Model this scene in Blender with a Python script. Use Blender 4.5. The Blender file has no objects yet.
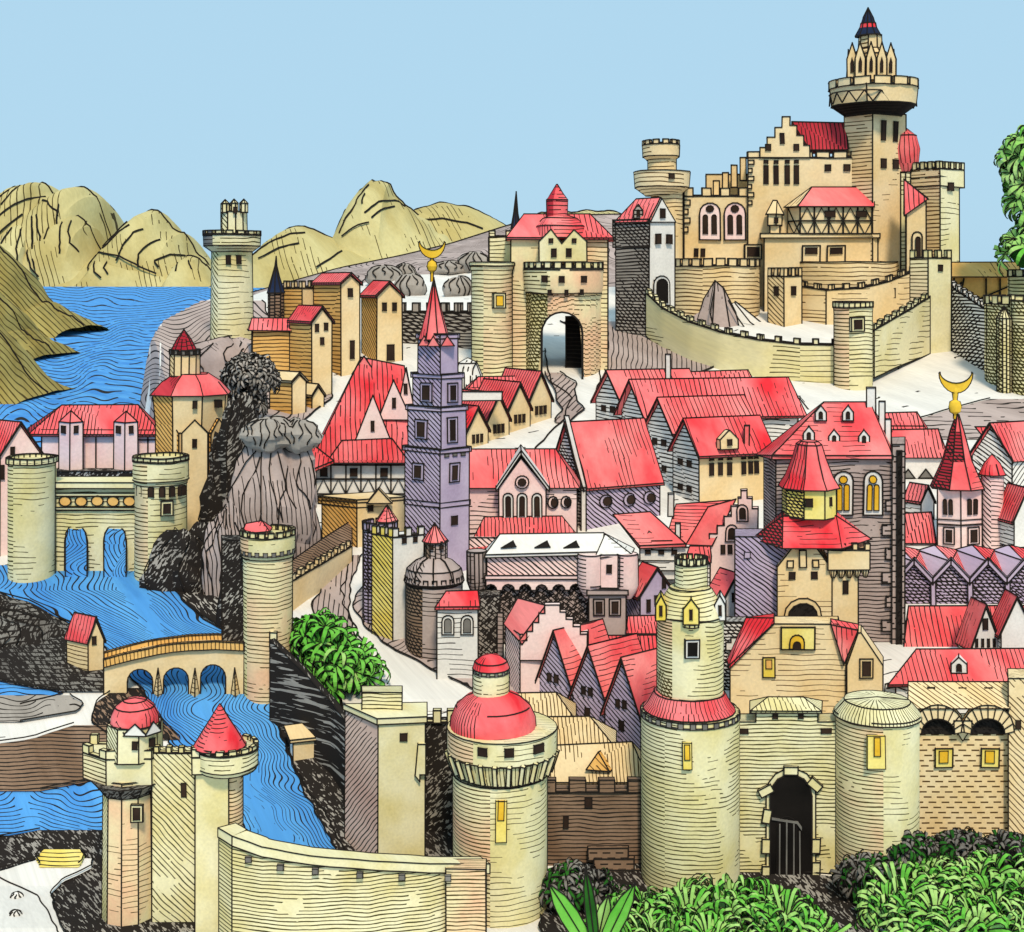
import bpy, bmesh, math, random
from mathutils import Vector, noise
random.seed(7)
S = bpy.context.scene
COL = S.collection
F, HOR, CX, H = 1400.0, 275.0, 512.0, 60.0      # focal length in pixels, horizon row, centre column, eye height
# ---------------------------------------------------------------- camera, world, sun, exposure
cam = bpy.data.cameras.new('camera'); cam_o = bpy.data.objects.new('camera', cam); COL.objects.link(cam_o)
cam_o.location = (0, 0, H); cam_o.rotation_euler = (math.radians(90), 0, 0)
cam.sensor_width = 36; cam.lens = F/1024*36; cam.shift_y = -(466-HOR)/1024
cam.clip_start = 1; cam.clip_end = 60000
S.camera = cam_o
EL, AZ = math.radians(49), math.radians(172)
world = bpy.data.worlds.new('World'); S.world = world; world.use_nodes = True
wn = world.node_tree; bg = wn.nodes['Background']; bg.inputs['Strength'].default_value = 0.1
sky = wn.nodes.new('ShaderNodeTexSky'); sky.sky_type = 'NISHITA'; sky.sun_disc = False
sky.sun_elevation = EL; sky.sun_rotation = AZ
mx = wn.nodes.new('ShaderNodeMix'); mx.data_type = 'RGBA'; mx.inputs[0].default_value = 0.94
wn.links.new(sky.outputs[0], mx.inputs[6]); mx.inputs[7].default_value = (4.5, 7.0, 8.8, 1)
wn.links.new(mx.outputs[2], bg.inputs['Color'])
sun = bpy.data.lights.new('sun', 'SUN'); sun.energy = 3.0; sun.angle = math.radians(9); sun.color = (1, .84, .62)
sun_o = bpy.data.objects.new('sun', sun); COL.objects.link(sun_o)
sd = Vector((math.sin(AZ)*math.cos(EL), math.cos(AZ)*math.cos(EL), math.sin(EL)))
sun_o.rotation_euler = (-sd).to_track_quat('-Z', 'Y').to_euler(); sun_o.location = sd*400
S.view_settings.view_transform = 'Standard'; S.view_settings.look = 'None'
S.view_settings.exposure = 0.0; S.view_settings.gamma = 1
S.cycles.max_bounces = 4; S.cycles.diffuse_bounces = 2; S.cycles.glossy_bounces = 1

# ---------------------------------------------------------------- materials: paint wash + drawn lines in surface space
def lin(c):
    return tuple((x/255/12.92 if x/255 < .04045 else ((x/255+.055)/1.055)**2.4) for x in c)
PAINT = {   # wash, second wash
 'khaki': ((234,226,186), (220,206,146)), 'khakipink': ((232,220,174), (234,190,152)), 'tan': ((236,214,172), (228,196,142)),
 'white': ((234,230,224), (220,216,210)), 'pink': ((248,220,214), (242,200,196)), 'lilac': ((192,176,198), (172,154,180)),
 'purple': ((194,178,200), (174,154,184)), 'taupe': ((188,170,164), (164,146,140)), 'grey': ((172,164,156), (146,138,130)),
 'red': ((242,126,128), (224,48,58)), 'rose': ((242,138,136), (230,78,84)), 'dkred': ((200,62,72), (160,36,50)),
 'olive': ((204,192,138), (182,164,104)), 'moss': ((176,160,96), (146,126,64)), 'water': ((92,164,226), (64,132,206)),
 'deep': ((58,118,190), (44,96,168)), 'green': ((124,196,84), (92,176,58)), 'pale': ((178,214,130), (140,196,96)), 'dkgreen': ((46,104,36), (30,76,26)),
 'gold': ((238,196,66), (220,166,40)), 'yellow': ((240,224,140), (230,200,80)), 'brown': ((150,124,104), (124,98,78)),
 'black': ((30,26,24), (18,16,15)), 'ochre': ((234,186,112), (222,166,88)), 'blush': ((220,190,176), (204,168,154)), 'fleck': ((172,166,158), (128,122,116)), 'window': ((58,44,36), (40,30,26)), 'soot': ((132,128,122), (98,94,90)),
 'navy': ((40,52,80), (28,36,58)), 'bark': ((92,68,44), (70,50,32)),
}
INKS = {'tan': (.10,.055,.02), 'ochre': (.10,.055,.02), 'olive': (.07,.05,.015), 'khaki': (.06,.05,.015), 'moss': (.08,.055,.015), 'khakipink': (.07,.05,.015)}
MATS = {}
#            angle of the line normal, spacing, width, coverage
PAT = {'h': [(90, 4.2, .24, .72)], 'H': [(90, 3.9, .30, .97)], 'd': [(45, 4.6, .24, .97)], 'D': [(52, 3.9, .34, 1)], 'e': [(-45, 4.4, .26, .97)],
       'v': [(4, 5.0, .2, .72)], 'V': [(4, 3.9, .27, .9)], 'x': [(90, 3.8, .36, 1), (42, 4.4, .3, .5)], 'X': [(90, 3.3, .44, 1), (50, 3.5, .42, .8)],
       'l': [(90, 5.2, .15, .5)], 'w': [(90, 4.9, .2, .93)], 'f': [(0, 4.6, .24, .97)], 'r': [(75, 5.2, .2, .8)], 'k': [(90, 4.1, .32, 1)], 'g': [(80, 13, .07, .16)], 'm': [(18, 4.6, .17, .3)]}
def mat(spec):
    if spec in MATS: return MATS[spec]
    base, _, pat = spec.partition('|')
    m = bpy.data.materials.new('paint_'+spec.replace('|', '_')); m.use_nodes = True; MATS[spec] = m
    nt = m.node_tree; N = nt.nodes; L = nt.links
    bs = N['Principled BSDF']; bs.inputs['Roughness'].default_value = .9; bs.inputs['Specular IOR Level'].default_value = .08
    if base == 'ink':
        bs.inputs['Base Color'].default_value = (.018, .015, .013, 1); return m
    def math_(op, a, b=None, c=None):
        n = N.new('ShaderNodeMath'); n.operation = op
        for i, v in enumerate((a, b, c)):
            if v is None: continue
            if isinstance(v, (int, float)): n.inputs[i].default_value = v
            else: L.new(v, n.inputs[i])
        return n.outputs[0]
    uvn = N.new('ShaderNodeUVMap'); uvn.uv_map = 'UVMap'; uv = uvn.outputs[0]; sp = N.new('ShaderNodeSeparateXYZ'); L.new(uv, sp.inputs[0])
    u, v = sp.outputs[0], sp.outputs[1]
    rnd = math_('MULTIPLY', N.new('ShaderNodeObjectInfo').outputs['Random'], 91.0)
    def vec(a, b):
        n = N.new('ShaderNodeCombineXYZ')
        for i, w in enumerate((a, b, rnd)): L.new(w, n.inputs[i])
        return n.outputs[0]
    def noi(vc, scale, detail=1.0):
        n = N.new('ShaderNodeTexNoise'); n.inputs['Scale'].default_value = scale; n.inputs['Detail'].default_value = detail
        L.new(vc, n.inputs['Vector']); return n.outputs[0]
    uw = N.new('ShaderNodeUVMap'); uw.uv_map = 'wash'; sw = N.new('ShaderNodeSeparateXYZ'); L.new(uw.outputs[0], sw.inputs[0])
    base_v = vec(sw.outputs[0], sw.outputs[1]); uv_v = vec(u, v)
    c1, c2 = PAINT[base]
    wash = noi(base_v, .022, 3)
    wash = math_('MULTIPLY_ADD', wash, 3.2, -1.15)
    ca = N.new('ShaderNodeMix'); ca.data_type = 'RGBA'; ca.clamp_factor = True
    L.new(wash, ca.inputs[0]); ca.inputs[6].default_value = (*lin(c1), 1); ca.inputs[7].default_value = (*lin(c2), 1)
    col = ca.outputs[2]
    grain = noi(base_v, .35, 2)
    gm = N.new('ShaderNodeMix'); gm.data_type = 'RGBA'; gm.blend_type = 'MULTIPLY'; gm.inputs[0].default_value = 1
    gv = math_('MULTIPLY_ADD', grain, .3, .85); gc = N.new('ShaderNodeCombineColor')
    for i in range(3): L.new(gv, gc.inputs[i])
    L.new(col, gm.inputs[6]); L.new(gc.outputs[0], gm.inputs[7]); col = gm.outputs[2]
    mask = None
    wob = math_('MULTIPLY', math_('SUBTRACT', noi(base_v, .03, 1), .5), 6.0)
    for p in pat:
        if p in PAT:
            for (ang, spc, wid, cov) in PAT[p]:
                if p == 'w': wobx = math_('MULTIPLY', math_('SUBTRACT', noi(vec(math_('MULTIPLY', u, .6), math_('MULTIPLY', v, .55)), .03, 1), .5), 52.0)
                elif p == 'f': wobx = math_('MULTIPLY', math_('SUBTRACT', noi(vec(math_('MULTIPLY', u, .5), v), .022, 1), .5), 95.0)
                elif p in 'r': wobx = math_('MULTIPLY', math_('SUBTRACT', noi(uv_v, .014, 1), .5), 120.0)
                else: wobx = wob
                ca_, sa_ = math.cos(math.radians(ang)), math.sin(math.radians(ang))
                t = math_('ADD', math_('MULTIPLY', u, ca_), math_('MULTIPLY', v, sa_))
                al = math_('SUBTRACT', math_('MULTIPLY', v, ca_), math_('MULTIPLY', u, sa_))
                tt = math_('MULTIPLY', math_('ADD', t, wobx), 1/spc)
                fr = math_('FRACT', tt)
                wnz = noi(vec(math_('MULTIPLY', al, .05), math_('MULTIPLY', math_('FLOOR', tt), 3.1)), 1.0, 2)
                ww = math_('MULTIPLY', math_('MULTIPLY_ADD', wnz, 1.5, .25), wid)
                mk = math_('LESS_THAN', fr, ww)
                if cov < 1:
                    cn = math_('ADD', noi(base_v, .02, 1), math_('MULTIPLY', math_('SUBTRACT', wnz, .5), .35))
                    mk = math_('MULTIPLY', mk, math_('LESS_THAN', cn, .34+.32*cov))
                mask = mk if mask is None else math_('MAXIMUM', mask, mk)
        elif p == 'b':      # brick dashes
            row = math_('MULTIPLY', math_('ADD', v, math_('MULTIPLY', wob, .15)), 1/5.2); rf = math_('FLOOR', row)
            ln = math_('LESS_THAN', math_('FRACT', row), .3)
            dash = math_('LESS_THAN', math_('FRACT', math_('ADD', math_('MULTIPLY', u, 1/13.0), math_('MULTIPLY', rf, .37))), .6)
            mask = math_('MULTIPLY', ln, dash)
        elif p in 'sS':     # scribbled rock and undergrowth
            n1 = noi(vec(math_('MULTIPLY', math_('ADD', u, v), .3), math_('MULTIPLY', math_('SUBTRACT', v, u), .95)), .40, 2)
            n2 = noi(base_v, .05, 2)
            mk = math_('LESS_THAN', math_('ADD', n1, math_('MULTIPLY', math_('SUBTRACT', n2, .5), .45)), .53 if p == 's' else .585)
            mask = mk if mask is None else math_('MAXIMUM', mask, mk)
    if mask is not None:
        im = N.new('ShaderNodeMix'); im.data_type = 'RGBA'
        L.new(mask, im.inputs[0]); L.new(col, im.inputs[6]); im.inputs[7].default_value = (*INKS.get(base, (.022, .018, .016)), 1)
        col = im.outputs[2]
    L.new(col, bs.inputs['Base Color'])
    return m

# ---------------------------------------------------------------- the hillside: depth of the ground along each picture row
DT = [(1400,80),(1000,115),(932,124),(890,132),(850,137),(800,143),(750,149),(700,156),(650,166),(600,179),(550,195),(500,215),(450,241),(400,274),(350,312),(320,338),(300,358)]
def D(py):
    for (p0, d0), (p1, d1) in zip(DT, DT[1:]):
        if py >= p1: 
            t = (p0-py)/(p0-p1); return d0+(d1-d0)*t
    return DT[-1][1]
def Wp(px, py, d): s = d/F; return Vector(((px-CX)*s, d, H-(py-HOR)*s))

# ---------------------------------------------------------------- things and their meshes
BUILD = []
def props(o, label, cat, group, kind):
    if label: o['label'] = label
    if cat: o['category'] = cat
    if group: o['group'] = group
    if kind: o['kind'] = kind
class T:
    def __init__(self, name, label, cat, px, py, d=None, group=None, single=False, kind=None):
        self.d = D(py) if d is None else d; self.s = self.d/F; self.name = name
        self.org = Wp(px, py, self.d); self.p = (label, cat, group, kind); self.single = single; self.o = None; self.seed = random.random()*100
        if not single:
            o = bpy.data.objects.new(name, None); COL.objects.link(o); o.location = self.org; o.empty_display_size = 1
            props(o, *self.p); self.o = o
    def v(self, px, py, Y=0):        # picture point, Y deeper than the thing's front: exact
        k = self.s*(1+Y/F); return Vector(((px-CX)*k, self.d+Y*self.s, H-(py-HOR)*k))
    def h(self, px, py, Y=0):        # same column, but height as on the front plane (level edges stay level)
        k = self.s*(1+Y/F); return Vector(((px-CX)*k, self.d+Y*self.s, H-(py-HOR)*self.s))
    def m(self, part, front, side=None, parent=None, ink=.8, label=None, jit=.7, thr=-.35, kind=None):
        b = MB(self, part, front, side or front, parent, ink, label, jit, thr); b.kind = kind; BUILD.append(b); return b
class MB:
    def __init__(s, t, part, front, side, parent, ink, label, jit, thr):
        s.t, s.part, s.front, s.side, s.parent, s.ink, s.label, s.jit, s.thr = t, part, front, side, parent, ink, label, jit, thr
        s.bm = bmesh.new(); s.uvl = s.bm.loops.layers.uv.new('UVMap'); s.fl = s.bm.faces.layers.int.new('own'); s.str = []; s.o = None; s.smooth = False; s.uvs = None; s.noedge = False; s.extra = []
    def face(s, pts, mi=None):
        f = s.bm.faces.new([s.bm.verts.new(p) for p in pts]); 
        if mi: f.material_index = mi
        return f
    def hull(s, pts):
        vs = [s.bm.verts.new(p) for p in pts]
        r = bmesh.ops.convex_hull(s.bm, input=vs)
        bmesh.ops.delete(s.bm, geom=[g for g in r['geom_interior'] if isinstance(g, bmesh.types.BMVert)], context='VERTS') if r['geom_interior'] else None
        return s
    def prism(s, plan, bot, top):               # plan [(px,Y)]
        a = [s.bm.verts.new(s.t.h(x, bot, y)) for x, y in plan]; b = [s.bm.verts.new(s.t.h(x, top, y)) for x, y in plan]
        n = len(a)
        for i in range(n): s.bm.faces.new((a[i], a[(i+1)%n], b[(i+1)%n], b[i]))
        s.bm.faces.new(b); s.bm.faces.new(a[::-1]); return s
    def box(s, x0, x1, top, bot, Y0=0, Y1=10): return s.prism([(x0,Y0),(x1,Y0),(x1,Y1),(x0,Y1)], bot, top)
    def slab(s, out, Y0, Y1):                   # outline [(px,py)] given thickness
        a = [s.bm.verts.new(s.t.h(x, y, Y0)) for x, y in out]; b = [s.bm.verts.new(s.t.h(x, y, Y1)) for x, y in out]
        n = len(a)
        for i in range(n): s.bm.faces.new((a[i], a[(i+1)%n], b[(i+1)%n], b[i]))
        s.bm.faces.new(a[::-1]); s.bm.faces.new(b); return s
    def fslab(s, P, Q, out, th=1.2):            # outline in (t along PQ in px, py) standing on a wall face P-Q (plan points)
        p, q = s.t.h(P[0], HOR, P[1]), s.t.h(Q[0], HOR, Q[1]); e = (q-p); ln = abs(Q[0]-P[0]) or 1; e = e/ln
        nrm = Vector((e.y, -e.x, 0)).normalized()
        if nrm.y > 0: nrm = -nrm
        def w(o, k): return p + e*o[0] + nrm*(k*s.t.s) + Vector((0, 0, -(o[1]-HOR)*s.t.s))
        a = [s.bm.verts.new(w(o, th)) for o in out]; b = [s.bm.verts.new(w(o, -1.5)) for o in out]; n = len(a)
        for i in range(n): s.bm.faces.new((a[i], a[(i+1)%n], b[(i+1)%n], b[i]))
        s.bm.faces.new(a[::-1]); s.bm.faces.new(b); return s
    def lathe(s, cx, prof, n=24, cy=0, rot=0, seam=True, sq=1.0):   # prof [(r,py)] bottom to top
        k = s.t.s*(1+cy/F); c = Vector(((cx-CX)*k, s.t.d+cy*s.t.s, 0)); rings = []
        for r, py in prof:
            z = H-(py-HOR)*s.t.s
            if r < .05: rings.append([s.bm.verts.new((c.x, c.y, z))])
            else: rings.append([s.bm.verts.new((c.x+r*s.t.s*math.cos(rot+2*math.pi*i/n), c.y+sq*r*s.t.s*math.sin(rot+2*math.pi*i/n), z)) for i in range(n)])
        arc = 0
        for (A, B), ((r0, p0), (r1, p1)) in zip(zip(rings, rings[1:]), zip(prof, prof[1:])):
            if len(A) == 1 and len(B) == 1: continue
            st = len(s.bm.faces); new = []; sl = math.hypot(r1-r0, p1-p0)
            for i in range(n):
                j = (i+1) % n
                if len(A) == 1: f = s.bm.faces.new((A[0], B[j], B[i]))
                elif len(B) == 1: f = s.bm.faces.new((A[i], A[j], B[0]))
                else: f = s.bm.faces.new((A[i], A[j], B[j], B[i]))
                if n > 12:
                    f[s.fl] = 1; f.smooth = True; rm_ = max(r0, r1)
                    for l in f.loops:
                        lo = l.vert in A; k2 = (i if l.vert in (A[i] if len(A) > 1 else None, B[i] if len(B) > 1 else None) else i+1)
                        if (lo and len(A) == 1) or (not lo and len(B) == 1): k2 = i+.5
                        l[s.uvl].uv = (2*math.pi*rm_*k2/n, arc+(0 if lo else sl))
            arc += sl
        if len(rings[0]) > 1: s.bm.faces.new(rings[0][::-1])
        if len(rings[-1]) > 1: s.bm.faces.new(rings[-1])
        if seam and n > 10:
            for sg in (-1, 1):
                s.str.append(([Vector((c.x+sg*r*s.t.s, c.y, H-(py-HOR)*s.t.s)) for r, py in prof], .9))
        return s
    def crenel(s, smp, th):                    # connected crenellated strip; smp [(point, inward normal, height)]
        prev = None; sc = s.t.s
        for p, n, hgt in smp:
            o = n*(th*sc); up = Vector((0, 0, hgt*sc)); dn = Vector((0, 0, -.4*sc))
            cur = [s.bm.verts.new(q) for q in (p+dn, p+up, p+o+up, p+o+dn)]
            if prev:
                flat = (prev[0].co-cur[0].co).length > 1e-5
                if flat: s.bm.faces.new((prev[0], cur[0], cur[1], prev[1])); s.bm.faces.new((prev[3], prev[2], cur[2], cur[3]))
                s.bm.faces.new((prev[1], cur[1], cur[2], prev[2]))
            else: s.bm.faces.new((cur[0], cur[1], cur[2], cur[3]))
            prev = cur
        s.bm.faces.new((prev[3], prev[2], prev[1], prev[0])); return s
    def ring(s, cx, r, top, bot, n=14, frac=.6, th=4, cy=0, a0=0, a1=2*math.pi):   # merlons round a tower
        k = s.t.s*(1+cy/F); c = Vector(((cx-CX)*k, s.t.d+cy*s.t.s, H-(bot-HOR)*s.t.s)); st = (a1-a0)/n; smp = []
        for i in range(n):
            for f, hh in ((0, .9), (0, 1), (.5*frac, 1), (frac, 1), (frac, .9), (1, .9)):
                a = a0+st*(i+f); u = Vector((math.cos(a), math.sin(a), 0))
                smp.append((c+u*r*s.t.s, -u, (bot-top) if hh == 1 else .8))
        return s.crenel(smp, th)
    def merlons(s, path, top, bot, w=5, gap=4, th=4):   # along plan path [(px,Y)]
        for P, Q in zip(path, path[1:]):
            p, q = s.t.h(P[0], bot, P[1]), s.t.h(Q[0], bot, Q[1]); e = q-p; ln = e.length/s.t.s; n = max(2, int((ln+gap)/(w+gap)))
            e.normalize(); nr = Vector((-e.y, e.x, 0)); pitch = (ln-w)/(n-1); smp = []
            for i in range(n):
                x = pitch*i; o = lambda k: p+e*(k*s.t.s)
                smp += [(o(x), nr, bot-top), (o(x+w), nr, bot-top)]
                if i < n-1: smp += [(o(x+w), nr, .8), (o(x+pitch), nr, .8)]
            s.crenel(smp, th)
        return s
    def stroke(s, pts, r=.8):                   # pts [(px,py,Y)]
        s.str.append(([s.t.h(*p) for p in pts], r)); return s
    def tube(s, pts, r, mi, n=4):
        sc = s.t.s; prev = None
        for i, p in enumerate(pts):
            d = (pts[min(i+1, len(pts)-1)]-pts[max(i-1, 0)])
            if d.length < 1e-7: d = Vector((0, 0, 1))
            d.normalize(); up = Vector((0, 0, 1)) if abs(d.z) < .9 else Vector((0, 1, 0))
            a = d.cross(up).normalized(); b = d.cross(a)
            rr = r[i] if isinstance(r, list) else r
            rg = [s.bm.verts.new(p+(a*math.cos(2*math.pi*k/n+.6)+b*math.sin(2*math.pi*k/n+.6))*rr*sc) for k in range(n)]
            if prev:
                for k in range(n): f = s.bm.faces.new((prev[k], prev[(k+1)%n], rg[(k+1)%n], rg[k])); f.material_index = mi
            else: f = s.bm.faces.new(rg[::-1]); f.material_index = mi
            prev = rg
        f = s.bm.faces.new(prev); f.material_index = mi
    def finish(s):
        bm, t = s.bm, s.t
        if bm.faces: bmesh.ops.recalc_face_normals(bm, faces=bm.faces[:])
        if s.jit:
            for v in bm.verts:
                v.co += noise.noise_vector(v.co/t.s*.045+Vector((t.seed, 0, 0)))*(s.jit*t.s)
        bm.normal_update()
        for e in bm.edges:
            if len(e.link_faces) == 2 and e.link_faces[0].normal.angle(e.link_faces[1].normal, 0) > .45: e.smooth = False
        edges = []
        if s.ink and not s.noedge:
            for e in bm.edges:
                lf = e.link_faces
                if len(lf) == 1 or (len(lf) == 2 and lf[0].normal.angle(lf[1].normal, 0) > .42): edges.append((e.verts[0].co.copy(), e.verts[1].co.copy()))
        uvl = s.uvl; wl = bm.loops.layers.uv.new('wash')
        for f in bm.faces:
            n = f.normal
            if f.material_index == 0 and n.x < s.thr and s.side != s.front: f.material_index = 1  # left-facing faces switch to the side paint, mostly hatched darker as drawn shade
            f.smooth = s.smooth or f[s.fl] == 1
            for l in f.loops: c = l.vert.co; l[wl].uv = ((c.x+.6*c.y)/t.s, (c.z-.35*c.y)/t.s)
            if f[s.fl] == 1: continue
            if s.uvs: 
                for l in f.loops: l[uvl].uv = s.uvs(l.vert.co)
                continue
            if abs(n.z) > .985: ux, vx = Vector((1, 0, 0)), Vector((0, 1, 0))
            else: ux = Vector((0, 0, 1)).cross(n).normalized(); vx = n.cross(ux)
            for l in f.loops: l[uvl].uv = (l.vert.co.dot(ux)/t.s, l.vert.co.dot(vx)/t.s)
        for a, b in edges:
            d = b-a
            if d.length < .3*t.s: continue
            d = d.normalized()*.5*t.s; s.tube([a-d, b+d], s.ink, 2, 3)
        for pts, r in s.str:
            s.tube(pts, r, 2, 3)
        for v in bm.verts: v.co -= t.org
        me = bpy.data.meshes.new(s.part); bm.to_mesh(me); bm.free()
        for k in (s.front, s.side, 'ink', *s.extra): me.materials.append(mat(k))
        o = bpy.data.objects.new(s.part, me); COL.objects.link(o); s.o = o
        if s.label: o['label'] = s.label
        if s.kind: o['kind'] = s.kind
        if t.single: o.location = t.org; props(o, *t.p)
        else: o.parent = s.parent.o if s.parent else t.o

# ---------------------------------------------------------------- shapes shared by the buildings
def arch(cx, w, top, bot, n=7, pointed=False):
    r = w/2; out = [(cx-r, bot)]
    for i in range(n+1):
        a = math.pi*(1-i/n); yy = math.sin(a)*r*(1.35 if pointed else 1)
        out.append((cx+math.cos(a)*r, top+r*(1.35 if pointed else 1)-yy))
    out.append((cx+r, bot)); return out
def rect(x0, x1, top, bot): return [(x0, bot), (x0, top), (x1, top), (x1, bot)]
def fwin(t, P, Q, u, py, w, h, m='window', name='window', ar=False, frame=None, parent=None, th=1.2):
    """window on the wall face P-Q, centred u px along it, py centre"""
    if frame:
        f = t.m(name, frame, parent=parent); f.fslab(P, Q, arch(u, w+5, py-h/2-3, py+h/2+2.5) if ar else rect(u-w/2-2.5, u+w/2+2.5, py-h/2-2.5, py+h/2+2.5), th)
        g = t.m('pane', m, parent=f, ink=.5); g.fslab(P, Q, arch(u, w, py-h/2, py+h/2) if ar else rect(u-w/2, u+w/2, py-h/2, py+h/2), th+.8); return f
    g = t.m(name, m, parent=parent, ink=.5); g.fslab(P, Q, arch(u, w, py-h/2, py+h/2) if ar else rect(u-w/2, u+w/2, py-h/2, py+h/2), th); return g
def win(t, px, py, w, h, Y=0, **k): return fwin(t, (px-w, Y), (px+w, Y), w, py, w, h, **k)
def cwin(t, cx, r, px, py, w, h, cy=0, **k):          # window on a round tower, at column px
    a = math.sqrt(max(1, r*r-(px-cx)**2)); sl = max(-1.5, min(1.5, (px-cx)/a))
    return fwin(t, (px-w, cy-a-w*sl), (px+w, cy-a+w*sl), w, py, w, h, th=2.2, **k)
def corner(x0, xc, x1, k=1.0):
    """plan of a four-square tower whose near edge is at column xc"""
    wl, wr = max(xc-x0, 1), max(x1-xc, 1); yr = wl*.75*k; yl = wr*1.0*k*max(.6, wl/wr)
    return [(xc, 0), (x1, yr), (x1-wl*.9, yr+yl), (x0, yl)]
def house(t, xc, base, A, B, eave, ridge, wall='tan', side='tan|h', roof='red|v', rside=None, o=.08, ob=.04, th=2.2, nowall=False, rend=None, parent=None, thr=-.35):
    """A=(px,Y) far end of the gable wall, B=(px,Y) far end of the ridge direction, from the near corner at column xc"""
    c = t.h(xc, HOR, 0); a = t.h(A[0], HOR, A[1])-c; b = t.h(B[0], HOR, B[1])-c; c.z = 0; a.z = b.z = 0
    zb, ze = H-(base-HOR)*t.s, H-(eave-HOR)*t.s
    zr = H-((HOR+(ridge-HOR)*(1+A[1]/2/F))-HOR)*t.s
    def P(u, w, z): q = c+a*u+b*w; return Vector((q.x, q.y, z))
    w_ = t.m('wall', wall, side, thr=thr, parent=parent)
    w_.hull([P(u, w, z) for u in (0, 1) for w in (0, 1) for z in (zb, ze)]+[P(.5, w, zr-1*t.s) for w in (0, 1)])
    r = t.m('roof', roof, rside or roof, parent=parent); dz = Vector((0, 0, th*t.s)); sl = (zr-ze)/.5
    for u0 in (0, 1):
        oo = -o if u0 == 0 else 1+o
        pts = [P(oo, w, ze-o*sl) for w in (-ob, 1+ob)]+[P(.5, w, zr) for w in (-ob, 1+ob)]
        r.hull(pts+[p+dz for p in pts])
    return w_, r, (xc, 0), A, B
def hiproof(t, m, xl, xr, eave, Ya, Yb, rl, rr, ridge, th=2, parent=None):
    """hipped roof: front eave xl..xr at depth Ya, ridge rl..rr"""
    ym = (Ya+Yb)/2
    m.hull([t.h(xl, eave, Ya), t.h(xr, eave, Ya), t.h(xl, eave, Yb), t.h(xr, eave, Yb),
            t.h(xl, eave-th, Ya), t.h(xr, eave-th, Ya), t.h(xl, eave-th, Yb), t.h(xr, eave-th, Yb), t.v(rl, ridge, ym), t.v(rr, ridge, ym)])
    return m
def chimney(t, px, top, bot, w=5, Y=10, m='white', parent=None):
    c = t.m('chimney', m, m+'|h' if '|' not in m else m, parent=parent); c.box(px-w/2, px+w/2, top, bot, Y, Y+w); return c
def gable_dormer(t, px, py, w, h, Y=0, m='white', roof='red', parent=None):
    d = t.m('dormer', m, parent=parent)
    d.slab([(px-w/2, py), (px-w/2, py-h*.55), (px, py-h), (px+w/2, py-h*.55), (px+w/2, py)], Y, Y+w*1.4)
    g = t.m('window', 'window', parent=d, ink=.4); g.slab(arch(px, w*.32, py-h*.6, py-h*.12), Y-.8, Y+1); return d
def wallrun(t, name, pts, th=7, mats=('khaki|h', 'khaki|h'), mer=None, parent=None, top='khaki', rise=0, ncol=6, jit=.4):
    """a standing wall through [(px,d,top,bot)]; level ground not needed. mer=(width,height,pitch) in px"""
    m = t.m(name, *mats, parent=parent, jit=jit); m.smooth = True; m.uvs = lambda co: ((co.x*.75+co.y*.66)/t.s, co.z/t.s); P = []
    for (x0, d0, t0, b0), (x1, d1, t1, b1) in zip(pts, pts[1:]):
        for i in range(ncol): k = i/ncol; P.append((x0+(x1-x0)*k, d0+(d1-d0)*k, t0+(t1-t0)*k, b0+(b1-b0)*k))
    P.append(pts[-1]); rows = []
    for i, (x, d, tp, bt) in enumerate(P):
        a, b = Wp(x, tp, d), Wp(x, bt, d)
        q0, q1 = P[max(i-1, 0)], P[min(i+1, len(P)-1)]
        e = Wp(q1[0], HOR, q1[1])-Wp(q0[0], HOR, q0[1]); e.z = 0; e.normalize(); n = Vector((-e.y, e.x, 0))
        if n.y < 0: n = -n
        o = n*(th*t.s); rows.append((a, b, a+o, b+o, e, n))
    V = [[m.bm.verts.new(r[k]) for k in range(4)] for r in rows]
    for p, q in zip(V, V[1:]):
        m.bm.faces.new((p[1], q[1], q[0], p[0])); m.bm.faces.new((p[0], q[0], q[2], p[2])); m.bm.faces.new((p[2], q[2], q[3], p[3]))
    for p in (V[0], V[-1]): m.bm.faces.new((p[0], p[1], p[3], p[2]))
    if mer:
        c = t.m('battlement', mats[0].split('|')[0], parent=parent, jit=jit); w, hh, pitch = mer; smp = []; pos = 0
        for r0, r1 in zip(rows, rows[1:]):
            e = r1[0]-r0[0]; ln = e.length/t.s; cuts = [0]; k = math.ceil(pos/pitch)*pitch
            while k < pos+ln: cuts += [k-pos]; k += pitch
            k = math.ceil((pos-w)/pitch)*pitch+w
            while k < pos+ln: cuts += [k-pos]; k += pitch
            for x in sorted(set(round(max(0, q), 4) for q in cuts if q < ln)):
                p = r0[0]+e*(x/ln); n = r0[5]
                for y in (x-.01, x+.01): smp.append((p, n*.6, hh if (pos+y) % pitch < w else .8))
            pos += ln
        smp.append((rows[-1][0], rows[-1][5]*.6, .8)); c.crenel(smp, th)
    return m
def rows_at(rows, py):
    for (y0, a0, b0), (y1, a1, b1) in zip(rows, rows[1:]):
        if y0 <= py <= y1:
            k = (py-y0)/(y1-y0); return a0+(a1-a0)*k, b0+(b1-b0)*k
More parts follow.
